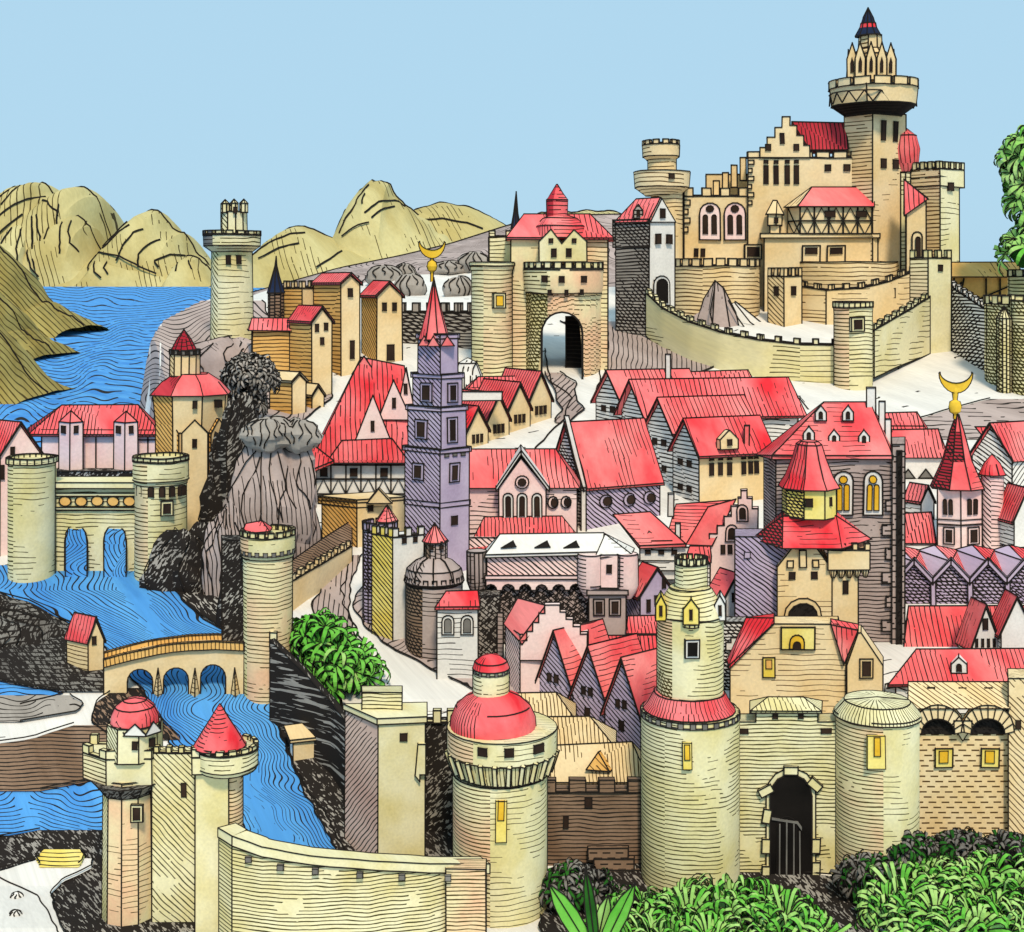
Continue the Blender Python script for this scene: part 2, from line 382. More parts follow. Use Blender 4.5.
def patch(name, rows, m, dz=.06, step=2.5, flow=False, nx=10, border=True, label=None, cat=None, kind='structure'):
    """a sheet lying on the hillside, given by picture rows (py, left, right)"""
    t = T(name, label, cat, (rows[0][1]+rows[0][2])/2, rows[0][0], single=True, kind=kind); b = t.m(name, m, jit=0); b.noedge = True
    py = rows[0][0]; prev = None; lay = []; edgeL = []; edgeR = []
    while True:
        l, r = rows_at(rows, min(py, rows[-1][0]))
        if py > rows[0][0] and py < rows[-1][0] and border:
            l += noise.noise(Vector((py*.12, t.seed, 0)))*4; r += noise.noise(Vector((py*.12, t.seed+9, 0)))*4
        ring = []
        for i in range(nx+1):
            x = l+(r-l)*i/nx; q = min(py, rows[-1][0]); p = gpt(x, q)+Vector((0, 0, dz)); lay.append((p, i, py)); ring.append(b.bm.verts.new(p))
        edgeL.append(ring[0].co+Vector((0, 0, dz))); edgeR.append(ring[-1].co+Vector((0, 0, dz)))
        if prev:
            for i in range(nx): b.bm.faces.new((prev[i], ring[i], ring[i+1], prev[i+1]))
        prev = ring
        if py >= rows[-1][0]: break
        py += step
    if border: b.str += [(edgeL, .8), (edgeR, .8)]
    W = max(r-l for _, l, r in rows) if flow else 0
    def uvf(co):
        d = co.y; px = co.x/d*F+CX; q = HOR+(H-co.z)/d*F
        if flow:
            lr = rows_at(rows, max(rows[0][0], min(rows[-1][0], q))); k = (px-lr[0])/max(1, lr[1]-lr[0]); return ((k-.5)*math.sqrt(max(1, lr[1]-lr[0])*110), q)
        return (px, q)
    b.uvs = uvf
    return b
def gstroke(b, pts, r=.7, dz=.12, sub=5):
    o = []
    for (x0, y0), (x1, y1) in zip(pts, pts[1:]):
        for i in range(sub): o.append(gpt(x0+(x1-x0)*i/sub, y0+(y1-y0)*i/sub)+Vector((0, 0, dz)))
    o.append(gpt(*pts[-1])+Vector((0, 0, dz))); b.str.append((o, r))
# ---------------------------------------------------------------- ground, water, hills
def sstep(a, b, x): k = max(0, min(1, (x-a)/(b-a))); return k*k*(3-2*k)
def tab(t, x):
    if x <= t[0][0]: return t[0][1]
    for (x0, y0), (x1, y1) in zip(t, t[1:]):
        if x <= x1: return y0+(y1-y0)*(x-x0)/(x1-x0)
    return t[-1][1]
SHORE = [(300,188),(320,150),(335,140),(350,150),(365,150),(380,160),(400,178),(420,212),(450,216),(480,205),(520,195),(548,180)]
RIDGE = [(150,330),(200,312),(240,296),(290,282),(340,268),(400,256),(450,244),(500,228),(540,216),(640,214),(700,225),(760,270),(900,300),(1100,296)]
LAKE = 22.0
def gz(px, py):
    z = H-(py-HOR)*D(py)/F
    if py < 548:
        f = sstep(tab(SHORE, py)-14, tab(SHORE, py)+14, px); k = sstep(548, 541, py)
        z = z*(1-k)+k*(17+(z-17)*f)
    return z
def gpt(px, py):
    d = D(py); return Vector(((px-CX)*d/F, d, gz(px, py)))
g = T('ground', None, None, 512, 700, single=True, kind='structure'); b = g.m('ground', 'white|g', jit=0); b.noedge = True
PX = list(range(-420, 1460, 10)); rows = []
for py in list(range(1400, 940, -40))+list(range(940, 299, -4)):
    rows.append([gpt(px, py) for px in PX])
for i in range(1, 13):
    d = 358+(500-358)*i/12; r = []
    for px in PX:
        z0 = H-25*358/F; z1 = H-(tab(RIDGE, px)-HOR)*500/F; k = i/12; z = z0+(z1-z0)*(k**1.3)
        z += noise.noise(Vector((px*.02, d*.03, 3)))*2.2*math.sin(math.pi*min(1, k))
        f = sstep(tab([(358,180),(500,225)], d)-14, tab([(358,180),(500,225)], d)+20, px)
        r.append(Vector(((px-CX)*d/F, d, 17+(z-17)*f)))
    rows.append(r)
for d, k in ((520, .93), (560, .6), (640, .1), (760, 0)):
    rows.append([Vector(((px-CX)*d/F, d, 14+(H-(tab(RIDGE, px)-HOR)*500/F-14)*k*sstep(211, 245, px))) for px in PX])
V = [[b.bm.verts.new(p) for p in r] for r in rows]
for A, Bq in zip(V, V[1:]):
    for i in range(len(PX)-1):
        f = b.bm.faces.new((A[i], A[i+1], Bq[i+1], Bq[i]))
        if A[i].co.y > (425 if PX[i] < 560 else 380) and A[i].co.y < 530 and PX[i] < 740: f.material_index = 3
b.extra = ['taupe|r']
b.uvs = lambda co: (co.x/co.y*F, HOR+(H-co.z)/co.y*F) if co.y < 400 else (co.x*2.8, co.z*2.8+co.y)
b.smooth = True
# skyline of the grey slope behind the town, drawn as a raised edge of turf
b.str.append(([Vector(((px-CX)*500/F, 499.5, H-(tab(RIDGE, px)-HOR)*500/F+.1)) for px in range(250, 700, 12)], 2.4))

l = T('lake', None, None, 100, 540, 197, single=True, kind='structure'); b = l.m('lake', 'water|w', jit=0); b.noedge = True
ds = [199]; 
while ds[-1] < 30000: ds.append(ds[-1]*1.06)
XS = list(range(-900, 1000, 60)); V = []
for d in ds: V.append([b.bm.verts.new((((px-CX)*d/F, d, LAKE))) for px in XS])
for A, Bq in zip(V, V[1:]):
    for i in range(len(XS)-1): b.bm.faces.new((A[i], A[i+1], Bq[i+1], Bq[i]))
b.uvs = lambda co: (co.x/co.y*F, 10*(38*F/co.y)**.62)

# dark far rim of the lake and its shores
def shore(name, m, pts, w=3):
    pass
patch('river', [(566,-20,205),(590,-10,172),(605,20,186),(622,62,206),(640,96,238),(662,118,262),(690,140,268),(720,158,276),(745,170,284),(780,205,300),(820,226,328),(855,262,346),(905,300,372),(960,330,400)], 'water|f', .12, flow=True, nx=24)
patch('pond', [(660,-60,30),(668,-60,52),(684,-60,66),(696,-60,62),(706,-60,20)], 'water|w', .12)
patch('pool', [(768,60,104),(778,-40,112),(800,-40,128),(822,-40,132),(836,-20,110),(842,40,100)], 'water|w', .12, nx=16)
patch('dark_bank', [(594,-60,-10),(604,-60,30),(625,-60,66),(650,-60,98),(672,-60,118),(688,20,120),(694,60,110)], 'soot|ks', .3)
patch('grey_bank', [(697,-60,70),(706,-60,84),(714,-60,78),(724,-60,20)], 'grey|w', .2)
patch('dark_knoll', [(690,112,140),(706,96,150),(725,92,165),(742,112,180)], 'brown|s', .25)
patch('brown_bank', [(728,74,125),(742,30,130),(752,-40,130),(772,-40,128),(784,-40,90),(794,-40,40)], 'brown|H', .3)
patch('dark_shore', [(832,40,120),(846,-40,180),(862,-40,225),(900,40,260),(960,70,300)], 'fleck|S', .2)
patch('white_road', [(862,40,92),(872,10,92),(886,-40,62),(900,-40,50),(930,-40,60),(965,-40,80)], 'white', .35)
patch('straw_patch', [(854,44,80),(862,36,86),(872,38,78)], 'yellow|h', .45)
patch('river_cliff', [(560,150,205),(590,172,245),(610,190,250),(640,236,262)], 'fleck|S', .2, nx=14)
patch('dark_slope', [(625,286,300),(660,268,312),(700,268,340),(740,284,352),(790,302,370),(840,330,470),(880,345,560),(905,380,600)], 'fleck|S', .16, nx=16)
patch('town_road', [(560,352,372),(590,342,372),(612,345,360),(640,362,420),(665,372,470),(690,370,520),(712,410,540)], 'white', .1)
patch('road_verge', [(556,344,362),(580,326,352),(610,312,348),(640,330,356)], 'taupe|v', .14)
patch('track', [(588,364,378),(606,352,372),(625,362,408),(645,384,450),(668,424,500),(690,470,540),(700,490,560)], 'taupe|r', .2)
patch('castle_slope', [(322,560,650),(345,600,690),(365,600,720),(385,600,670),(398,606,640)], 'taupe|v', .15)
patch('gate_road', [(350,545,582),(372,548,606),(385,552,600),(400,572,596),(425,560,600),(450,535,596)], 'white', .2)
patch('road_side', [(374,545,560),(385,552,578),(396,556,574),(412,560,585),(424,556,570)], 'taupe|d', .3)
patch('field', [(400,990,1040),(412,945,1040),(424,905,1040),(440,900,1040)], 'taupe|h', .2)
patch('headland', [(301,150,262),(318,126,270),(330,110,300),(345,112,330),(362,118,330),(380,130,330),(400,148,330),(425,180,300),(450,190,260)], 'taupe|r', .12, nx=40)
patch('black_gate_ground', [(862,560,650),(880,556,850),(905,540,960),(940,540,1060)], 'fleck|S', .2, nx=16)
patch('white_gate_ground', [(905,860,960),(915,880,1000),(935,880,1010)], 'white', .4)

# ------------------------------------------------ hills: a rounded back with drawn folds
def hill(name, prof, base, d, deep, m, folds, kind='structure', r=1.0, jag=0, label=None, cat=None, z0=None):
    if name == 'mountains': d *= 2; z0 = LAKE
    t = T(name, label, cat, (prof[0][0]+prof[-1][0])/2, base, d, single=True, kind=kind); b = t.m(name, m, jit=0, ink=0); b.noedge = True
    zb = Wp(0, base, d).z if z0 is None else z0; x0, x1 = prof[0][0], prof[-1][0]; nx = int((x1-x0)/3)+2; ny = 16; V = []
    def hh(px): return max(.2*t.s, (H-(tab(prof, px)-HOR)*t.s)-zb)+((noise.noise(Vector((px*.11, t.seed, 0)))+.6*noise.noise(Vector((px*.33, t.seed, 5))))*jag*t.s)
    def ptp(px, y): return Vector(((px-CX)*t.s, d+y*deep*t.s, zb+hh(px)*max(0, 1-abs(y)**2.2)**.6+noise.noise(Vector((px*.06, y*2.2, t.seed)))*3*t.s*(1-y*y)))
    for i in range(nx):
        px = x0+(x1-x0)*i/(nx-1); V.append([b.bm.verts.new(ptp(px, -1+2*j/ny)) for j in range(ny+1)])
    for A, Bq in zip(V, V[1:]):
        for j in range(ny): b.bm.faces.new((A[j], A[j+1], Bq[j+1], Bq[j]))
    b.smooth = True; b.uvs = lambda co: (co.x/t.s, (co.z+.4*co.y)/t.s)
    b.str.append(([ptp(x0+(x1-x0)*i/(nx-1), 0)+Vector((0, 0, .3*t.s)) for i in range(nx)], r*1.25))
    for pl in folds:
        o = []
        for (ax, ay), (bx, by) in zip(pl, pl[1:]):
            for i in range(4):
                px, py = ax+(bx-ax)*i/4, ay+(by-ay)*i/4; px += noise.noise(Vector((py*.15, px*.1, 1)))*1.5
                q = ((H-(py-HOR)*t.s)-zb)/max(.1, hh(px)); q = max(.02, min(.985, q)); y = -((1-q**(1/.6))**(1/2.2))
                o.append(ptp(px, y)+Vector((0, -.8*t.s, .4*t.s)))
        b.str.append((o, r))
    return t
hill('mountains', [(-140,240),(-60,190),(-5,205),(8,193),(18,194),(30,186),(45,184),(56,195),(62,200),(72,188),(84,187),(92,196),(98,202),(106,225),(116,248),(128,262),(150,282)], 284, 2600, 160, 'olive|m', 
     [[(4,206),(2,222),(6,240)],[(10,200),(8,225),(12,250)],[(24,190),(20,210)],[(32,190),(30,212)],[(40,190),(39,216)],[(56,198),(44,222),(42,250),(56,278)],[(60,205),(66,204),(78,206),(90,215),(94,222)],
      [(58,220),(48,240),(54,262),(66,280)],[(72,222),(80,240),(84,256)],[(76,220),(84,236),(92,252)],[(88,208),(96,230),(110,255)],[(14,228),(26,222),(38,224),(42,234)],[(66,258),(72,270),(70,280)],[(20,248),(30,262),(50,280)]], jag=3)
hill('mountains', [(96,270),(118,250),(128,232),(140,218),(150,211),(160,213),(168,222),(176,230),(188,238),(196,252),(206,262),(222,284)], 285, 2500, 120, 'olive|m',
     [[(124,248),(134,232),(146,222)],[(128,250),(140,234),(152,225)],[(148,262),(150,248),(156,235),(164,230)],[(168,268),(166,256),(172,245),(180,240)],[(186,268),(182,262),(190,256),(200,258)],[(112,258),(126,254),(150,258),(170,268),(190,276)],[(120,256),(118,266),(124,274)]], jag=2.5)
hill('mountains', [(236,286),(256,262),(276,238),(290,228),(304,226),(322,234),(342,242),(366,252),(392,262),(430,280)], 290, 2300, 130, 'olive|m', [[(262,262),(282,246),(300,236),(316,234)],[(278,260),(296,250),(318,244)],[(350,252),(340,262),(330,270)]], jag=1)
hill('mountains', [(328,258),(342,230),(352,206),(362,190),(372,182),(382,181),(390,186),(394,196),(404,204),(420,216),(440,230),(470,252)], 290, 2420, 140, 'olive|m', [[(374,188),(366,200),(362,214),(356,226),(350,240)],[(352,212),(348,224),(342,236)],[(376,218),(386,206),(398,202),(410,206)],[(382,222),(392,212),(402,208)],[(356,240),(370,230),(384,226)],[(372,198),(372,212)]], jag=2)
hill('mountains', [(372,256),(396,222),(416,210),(440,204),(462,205),(480,212),(502,224),(540,250)], 290, 2550, 140, 'olive|m', [[(398,236),(420,226),(446,222),(470,226),(490,234)],[(388,250),(410,238),(436,232)]], jag=.6)
hill('mountains', [(470,256),(510,226),(540,214),(580,211),(615,212),(660,226),(720,262),(780,284)], 290, 2700, 140, 'olive|m', [[(520,228),(560,220),(600,220)]], jag=.6)
hill('mountains', [(34,284),(44,246),(54,226),(64,220),(78,217),(90,226),(96,242),(108,262),(122,284)], 284, 2450, 90, 'olive|m', [[(54,232),(50,250),(60,268),(72,280)],[(74,224),(82,244),(86,258)],[(80,222),(90,244),(98,256)],[(64,228),(66,246)],[(60,260),(66,272)]], jag=2)
hill('mountains', [(-10,284),(2,250),(10,236),(20,226),(32,222),(42,228),(46,250),(56,284)], 284, 2420, 80, 'olive|m', [[(14,236),(10,256)],[(24,230),(22,250)],[(34,230),(40,256),(48,274)]], jag=2)
hill('mountains', [(92,284),(100,266),(104,256),(114,252),(132,254),(152,260),(172,268),(196,284)], 285, 2380, 60, 'olive|m', [[(106,262),(110,272),(120,280)],[(120,258),(118,268),(126,276)],[(140,262),(156,272)]], jag=1.5)
hill('mountains', [(176,284),(180,264),(188,257),(198,258),(208,266),(222,284)], 285, 2380, 60, 'olive|m', [[(186,264),(188,274)],[(196,262),(204,272)]], jag=1.5)
# the near left bank, running down to the water in steps
hill('river_bank', [(-220,230),(-80,226),(-20,232),(0,248),(10,258),(22,270),(32,290),(42,302),(56,308),(70,317),(84,326)], 330, 900, 90, 'moss|d', [[(-10,262),(6,276),(22,300),(46,318)],[(-10,244),(8,268),(30,305)],[(-14,290),(6,300),(34,322)],[(-8,304),(14,322)],[(4,270),(14,290),(36,312)],[(-16,254),(0,262),(10,280)],[(24,296),(40,312),(60,324)]], jag=3, z0=LAKE)
hill('river_bank', [(-220,270),(-80,268),(-20,280),(0,300),(14,314),(22,330),(38,340),(54,352)], 360, 640, 90, 'moss|d', [[(-14,300),(4,322),(26,350)],[(-16,318),(6,345),(20,356)],[(4,312),(12,330),(30,346)]], jag=3, z0=LAKE)
hill('river_bank', [(-220,300),(-80,300),(-16,315),(2,336),(14,352),(24,372),(36,384),(48,394)], 396, 440, 90, 'moss|d', [[(-4,340),(10,362),(30,390)]], jag=1.6, z0=LAKE)
# pale bushes and folds on the slope below the skyline
# ================================================================ the castle and the upper town
def roundtower_seam(): pass
def boulder(label, cx, cy, rx, ry, d, m='taupe', n=6, name='boulder', group=None, deep=.8, jag=.22, cat='boulder'):
    t = T(name, label, cat, cx, cy+ry, d, group=group, single=True); b = t.m(name, m, ink=0, jit=0); b.noedge = True; b.smooth = True
    NU, NV = 30, 18
    def P(a, e):   # a azimuth, e elevation 0..pi from top
        v = Vector((math.cos(a)*math.sin(e), math.sin(a)*math.sin(e), math.cos(e)))
        r = 1+noise.noise(v*1.7+Vector((t.seed, 0, 0)))*jag+noise.noise(v*4.3+Vector((t.seed, 7, 0)))*jag*.4+.05*math.sin(5*a+t.seed)
        return Vector(((cx-CX+v.x*r*rx)*t.s, t.d+v.y*r*rx*deep*t.s, H-(cy-v.z*r*ry-HOR)*t.s))
    top = b.bm.verts.new(P(0, 0)); rings = []
    for i in range(1, NV): rings.append([b.bm.verts.new(P(2*math.pi*k/NU, math.pi*i/NV)) for k in range(NU)])
    for k in range(NU): b.bm.faces.new((top, rings[0][k], rings[0][(k+1)%NU]))
    for A, Bq in zip(rings, rings[1:]):
        for k in range(NU): b.bm.faces.new((A[k], Bq[k], Bq[(k+1)%NU], A[(k+1)%NU]))
    b.bm.faces.new(rings[-1]); b.uvs = lambda co: ((co.x+.5*co.y)/t.s, (co.z-.3*co.y)/t.s)
    rr = random.Random(int(t.seed*100))
    for i in range(n):
        a = math.pi*(1.08+.84*(i+.5)/n)+rr.uniform(-.08, .08); e0 = rr.uniform(.15, .7); e1 = rr.uniform(1.3, 2.4); o = []
        for k in range(9):
            e = e0+(e1-e0)*k/8; q = P(a+.12*math.sin(k*.9+i), e); q.y -= .8*t.s; o.append(q)
        b.str.append((o, .8))
    for a in (0, math.pi): b.str.append(([P(a, math.pi*k/14)+Vector((0, 0, 0)) for k in range(15)], 1.0))
    return t

# --- castle keep wing with painted windows
t = T('castle_palace', 'tan castle palace with stepped gable, four slit windows and two pink arched windows', 'palace', 770, 300, 352)
w = t.m('wall', 'tan', 'tan|h')
w.prism([(684,0),(752,0),(752,60),(684,60)], 330, 196); w.prism([(748,-3),(864,-3),(864,62),(748,62)], 330, 158)
w.prism([(640+66,60),(752,60),(752,90),(706,90)], 330, 170)
b = t.m('battlement', 'tan', 'tan|h'); b.merlons([(684,0),(748,0)], 188, 196, 9, 6); b.merlons([(748,-3),(864,-3)], 152, 158, 13, 4)
for i in range(5): b.box(704+9*i, 710+9*i, 186-8*i, 206-7*i, 40, 46)
q = t.m('quoins', 'tan')
for i in range(6): q.box(748, 754-2*(i%2), 161+8*i, 165+8*i, -4.2, -3)
for i in range(4): q.box(684, 690-2*(i%2), 200+9*i, 205+9*i, -1.2, 0)
g = t.m('stepped_gable', 'tan'); g.slab([(760,158),(760,148),(767,148),(767,138),(775,138),(775,128),(782,128),(782,117),(790,117),(790,126),(797,126),(797,136),(804,136),(804,146),(810,146),(810,158)], -4.5, 8)
r = t.m('roof', 'dkred|V'); r.hull([t.v(792,122,6),t.v(846,123,6),t.v(810,150,-2),t.v(848,150,-2),t.h(792,150,40),t.h(846,150,40)])
for x in (766,776,787,796): win(t, x, 175, 4.5, 18, Y=-3); 
for x in (766,776,787,796): win(t, x, 162, 4, 3, Y=-3)
win(t, 828, 168, 6, 6, Y=-3); win(t, 847, 168, 6, 6, Y=-3); win(t, 782, 139, 4, 10, Y=-4.5)
for x in (768, 796): win(t, x, 148, 5, 6, Y=-4.5)
for x in (710, 735):
    f = t.m('window', 'pink', ink=.9, label='pink arched window with tracery'); f.slab(arch(x, 21, 203, 240), -2, 2)
    p = t.m('pane', 'window', parent=f, ink=.4); p.slab(arch(x-4.5, 5, 215, 234), -3, -1); p.slab(arch(x+4.5, 5, 215, 234), -3, -1)
    p.slab([(x+math.cos(a)*4, 209+math.sin(a)*3.6) for a in [i*.7 for i in range(9)]], -3, -1)
for x, y in ((696,253),(703,253)): win(t, x, y, 4, 8)
win(t, 753, 252, 12, 9, Y=-3, frame='tan', name='window')
# lower terrace with two niches
t = T('castle_terrace', 'tan terrace block with two door niches under the half-timbered castle wing', 'terrace', 820, 300, 348)
w = t.m('wall', 'tan', 'tan|h'); w.box(764, 878, 238, 330, -6, 40)
b = t.m('ledge', 'tan'); b.box(760, 880, 234, 238.5, -9, 40)
for x in (811, 836):
    f = t.m('door', 'tan', ink=.9); f.slab(rect(x-9, x+9, 246, 270), -7.5, -5); p = t.m('recess', 'window', parent=f, ink=.4); p.slab(rect(x-6, x+6, 248, 254), -9, -7)
# timber wing
t = T('timber_wing', 'half-timbered castle wing with red roof beside the tall tower', 'house', 832, 236, 346)
w = t.m('wall', 'tan', 'tan'); w.prism([(800,0),(872,0),(872,34),(800,34),(788,17)], 236, 206)
for y in (207, 221, 234): w.stroke([(788,y,16.5),(800,y,-1),(872,y,-1)], 1)
for i in range(6):
    x = 800+14.4*i; w.stroke([(x,207,-1),(x,234,-1)], 1)
    if i < 5: w.stroke([(x,221,-1),(x+7.2,234,-1),(x+14.4,221,-1)], .8); w.stroke([(x,221,-1),(x+7.2,208,-1),(x+14.4,221,-1)], .8)
w.stroke([(788,221,16.5),(794,233,8),(800,221,-1)], .8); w.stroke([(788,207,16.5),(794,221,8),(800,234,-1)], .8)
for x in (830, 861): win(t, x, 214, 10, 6, Y=-.5)
r = t.m('roof', 'rose', 'tan|v'); r.hull([t.h(797,207,-4),t.h(874,207,-4),t.v(812,187,17),t.v(874,187,17),t.h(784,207,17),t.h(797,207,38),t.h(874,207,38)])
# oriel
t = T('oriel_turret', 'small tan oriel turret with pointed cap on castle wall', 'turret', 774, 245, 350)
w = t.m('wall', 'tan', 'tan|D'); w.prism([(768,-14),(776,-16),(782,-10),(782,2),(768,2)], 226, 214); w.prism([(770,-12),(780,-12),(780,2),(770,2)], 244, 226)
r = t.m('roof', 'tan', 'tan|D'); r.hull([t.h(766,215,-15),t.h(776,215,-18),t.h(784,215,-11),t.h(784,215,2),t.h(766,215,2),t.h(773,201,-8),t.h(777,201,-8)])
win(t, 776, 221, 3.5, 5, Y=-15.8)
# tall tower
t = T('castle_tower', 'tallest tan castle tower with flared timber gallery and pinnacled spire', 'tower', 874, 300, 346)
P = corner(844, 873, 906); w = t.m('shaft', 'tan|l', 'tan|H', thr=-.3); w.prism(P, 330, 112)
cx, cy = 873, 20
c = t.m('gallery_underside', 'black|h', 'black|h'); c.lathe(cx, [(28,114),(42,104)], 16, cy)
gl = t.m('gallery', 'tan'); gl.lathe(cx, [(42,104),(44,86)], 16, cy)
for i in range(16):
    a = math.pi+math.pi*i/8; a2 = a+math.pi/8
    for (p, q) in (((a,104),((a+a2)/2,93)),((a2,104),((a+a2)/2,93))):
        gl.stroke([(cx+43.6*math.cos(p[0]),p[1],cy+43.6*math.sin(p[0])),(cx+43.8*math.cos(q[0]),q[1],cy+43.8*math.sin(q[0]))], .9)
gl.stroke([(cx+44*math.cos(math.pi+math.pi*i/8), 93, cy+44*math.sin(math.pi+math.pi*i/8)) for i in range(17)], .9)
b = t.m('battlement', 'tan'); b.ring(cx, 44.5, 79, 86.5, 14, .82, 4, cy)
s = t.m('lantern', 'tan', 'tan|H'); s.lathe(870, [(19,86),(18,52),(12,46),(11,32)], 8, cy, rot=math.pi/8)
for i, x in enumerate((852, 860, 871, 882, 891)):
    y = (-2, -6, -8, -6, -2)[i]+cy-14
    pn = t.m('pinnacle', 'tan', 'tan'); pn.slab([(x-5,80),(x-5,58),(x,42),(x+5,58),(x+5,80)], y, y+4)
    v = t.m('lancet', 'window', parent=pn, ink=.3); v.slab([(x-1.4,72),(x-1.4,62),(x,57),(x+1.4,62),(x+1.4,72)], y-1, y+1)
for x in (848, 894): 
    pn = t.m('pinnacle', 'navy'); pn.hull([t.h(x-2,80,cy),t.h(x+2,80,cy),t.h(x-2,80,cy+4),t.h(x+2,80,cy+4),t.h(x,46,cy+2)])
r = t.m('spire', 'navy', 'navy'); r.lathe(868, [(13,33),(8,24),(5,14),(0,4)], 10, cy)
r2 = t.m('spire_band', 'red'); r2.lathe(868, [(9.2,29),(7.4,20)], 10, cy)
for x in (883, 895): fwin(t, P[0], P[1], x-873, 130, 4, 20)
for x in (883, 895): fwin(t, P[0], P[1], x-873, 163, 5, 9)
# red domed turret behind the tall tower
t = T('domed_turret', 'small turret with bulging red dome behind right edge of tallest castle tower', 'turret', 911, 260, 350)
w = t.m('wall', 'khaki|h'); w.lathe(905, [(11,300),(11,172)], 14, 10)
r = t.m('dome', 'rose|v'); r.lathe(905, [(9,172),(13,163),(14.5,148),(11,135),(2,128)], 20, 10)
# gatehouse with little red roof
t = T('castle_lodge', 'narrow tan castle lodge with steep red lean-to roof and arched door', 'house', 918, 262, 338)
w = t.m('wall', 'tan'); w.slab([(906,280),(906,214),(926,200),(926,280)], 0, 22)
r = t.m('roof', 'red|v'); r.hull([t.h(904,216,-3),t.h(928,199,-3),t.h(904,182,12),t.h(928,197,24),t.h(904,212,24),t.h(904,178,12)])
f = t.m('door', 'tan', ink=.9); f.slab(arch(917, 10, 232, 262), -1.5, 1); p = t.m('recess', 'window', parent=f, ink=.4); p.slab(arch(918, 5, 237, 262), -3, 0)
# big right tower
t = T('castle_keep', 'broad pale keep with crenellated overhang at the right end of the castle', 'tower', 935, 310, 343)
P = corner(908, 940, 959); w = t.m('wall', 'khaki|l', 'tan|H', thr=-.3); w.prism(P, 345, 176)
P2 = corner(905, 940, 964); w.prism(P2, 186, 168)
b = t.m('battlement', 'khaki'); b.merlons([P2[3], P2[0], P2[1]], 161, 168, 5, 4); fwin(t, P2[0], P2[1], 10, 186, 5, 8)
# pepper-pot tower on the left
t = T('pepperpot_tower', 'tan round tower with two stacked flaring drums left of the castle', 'tower', 667, 300, 350)
w = t.m('wall', 'tan|h', 'tan|H', thr=-.5); w.lathe(667, [(15.5,330),(15.5,190)], 20)
c = t.m('collar', 'tan|h'); c.lathe(662, [(16,196),(27,188),(28,172)], 20)
n = t.m('neck', 'tan|h'); n.lathe(662, [(14,172),(14,158)], 18)
c = t.m('cap', 'tan|h'); c.lathe(661, [(14,160),(18,157),(18.5,145)], 18); b = t.m('battlement', 'tan'); b.ring(661, 18.5, 141, 145, 12, .6, 3)
cwin(t, 662, 27.6, 671, 178, 5, 5)
# white gate tower
t = T('white_gate_tower', 'white gabled tower with red dormer roof and dark striped flank left of the castle', 'tower', 650, 338, 322)
P = corner(616, 649, 675, .8); w = t.m('wall', 'white', 'grey|X', thr=-.2); w.prism(P, 350, 221)
P2 = corner(613, 649, 675, .8); o = t.m('overhang', 'khakipink|H', 'grey|X', thr=-.2); o.prism([(649.5,-1.5),(649,4),(620,P2[3][1]+6),(613,P2[3][1])], 247, 219)
gb = t.m('gable', 'white'); pa, pb = P[0], P[1]; gb.fslab(pa, pb, [(0,222),(12,198),(26,222)], 1.5)
r = t.m('roof', 'red|v', 'red|v'); A, Bq = P[0], P[1]; C_, Dd = P[2], P[3]
r.hull([t.h(A[0]-2,222,A[1]-2), t.h(Dd[0]-2,222,Dd[1]), t.h(Bq[0],222,Bq[1]), t.h(C_[0],222,C_[1]), t.h(661,197,10), t.h(636,197,32)])
gable_dormer(t, 638, 218, 9, 14, 8, 'grey|H'); 
for x, y, hh in ((661,213,9),(657,239,10),(668,239,9)): fwin(t, P[0], P[1], x-649, y, 4.5, hh, th=3)
f = fwin(t, P[0], P[1], 12, 291, 11, 24, m='black', name='door', ar=True, frame='white')
# crenellated inner curtain and bastions
t = T('castle_bastion', 'low curved tan castle bastion with merlons above the bare rock', 'bastion', 718, 300, 344)
w = t.m('wall', 'tan|h', 'tan|H', thr=-.5); w.lathe(716, [(44,345),(43,266)], 28, 12); b = t.m('battlement', 'tan'); b.ring(716, 43.5, 259, 266, 22, .7, 4, 12)
t = T('square_bastion', 'square tan bastion turret standing on bare rock below the castle terrace', 'bastion', 784, 334, 332)
P = corner(768, 784, 802); w = t.m('wall', 'tan', 'tan|D'); w.prism(P, 345, 276); b = t.m('battlement', 'tan'); b.merlons([P[3], P[0], P[1]], 268, 276, 4.5, 3)
for k in (0, 1): fwin(t, P[0], P[1], 9, 291, 4, 9); break
fwin(t, P[3], P[0], 9, 291, 4, 9)
t = T('inner_curtain', 'curved tan curtain wall under the castle terrace rising to the right', 'wall', 860, 322, 340)
wallrun(t, 'wall', [(800,338,286,340),(826,334,290,340),(862,334,288,340),(890,335,281,340),(914,337,271,340)], mats=('tan|l','tan|H'), mer=(6,5,15))
w = t.m('batter', 'tan|h'); w.lathe(846, [(60,330),(52,262)], 28, 40)
fwin(t, (880,-18), (906,-18), 12, 293, 6, 9)
# rock
t = T('crag', 'pointed taupe crag with white flank between castle bastion and sweeping wall', 'crag', 720, 345, 336)
w = t.m('rock', 'white', 'taupe|v', thr=-.05, jit=2.5); w.hull([t.h(x,y,Y) for x,y,Y in ((714,284,10),(722,290,4),(708,292,14),(670,330,26),(690,352,-6),(716,350,-14),(742,352,-10),(786,344,0),(770,345,30),(700,345,40),(738,314,2),(756,330,0))])
w2 = t.m('face', 'taupe|v', 'taupe|V', jit=2); w2.hull([t.h(x,y,Y) for x,y,Y in ((716,281,2),(725,289,-4),(704,300,6),(698,318,0),(712,346,-24),(732,340,-22),(744,346,-18),(735,312,-8),(716,284,14),(712,340,8))])
for pts in (((728,300,-14),(738,318,-16),(752,338,-16)),((734,302,-8),(750,322,-10),(772,338,-8)),((714,290,-8),(710,312,-18),(716,338,-26))): w.stroke(pts, .9)
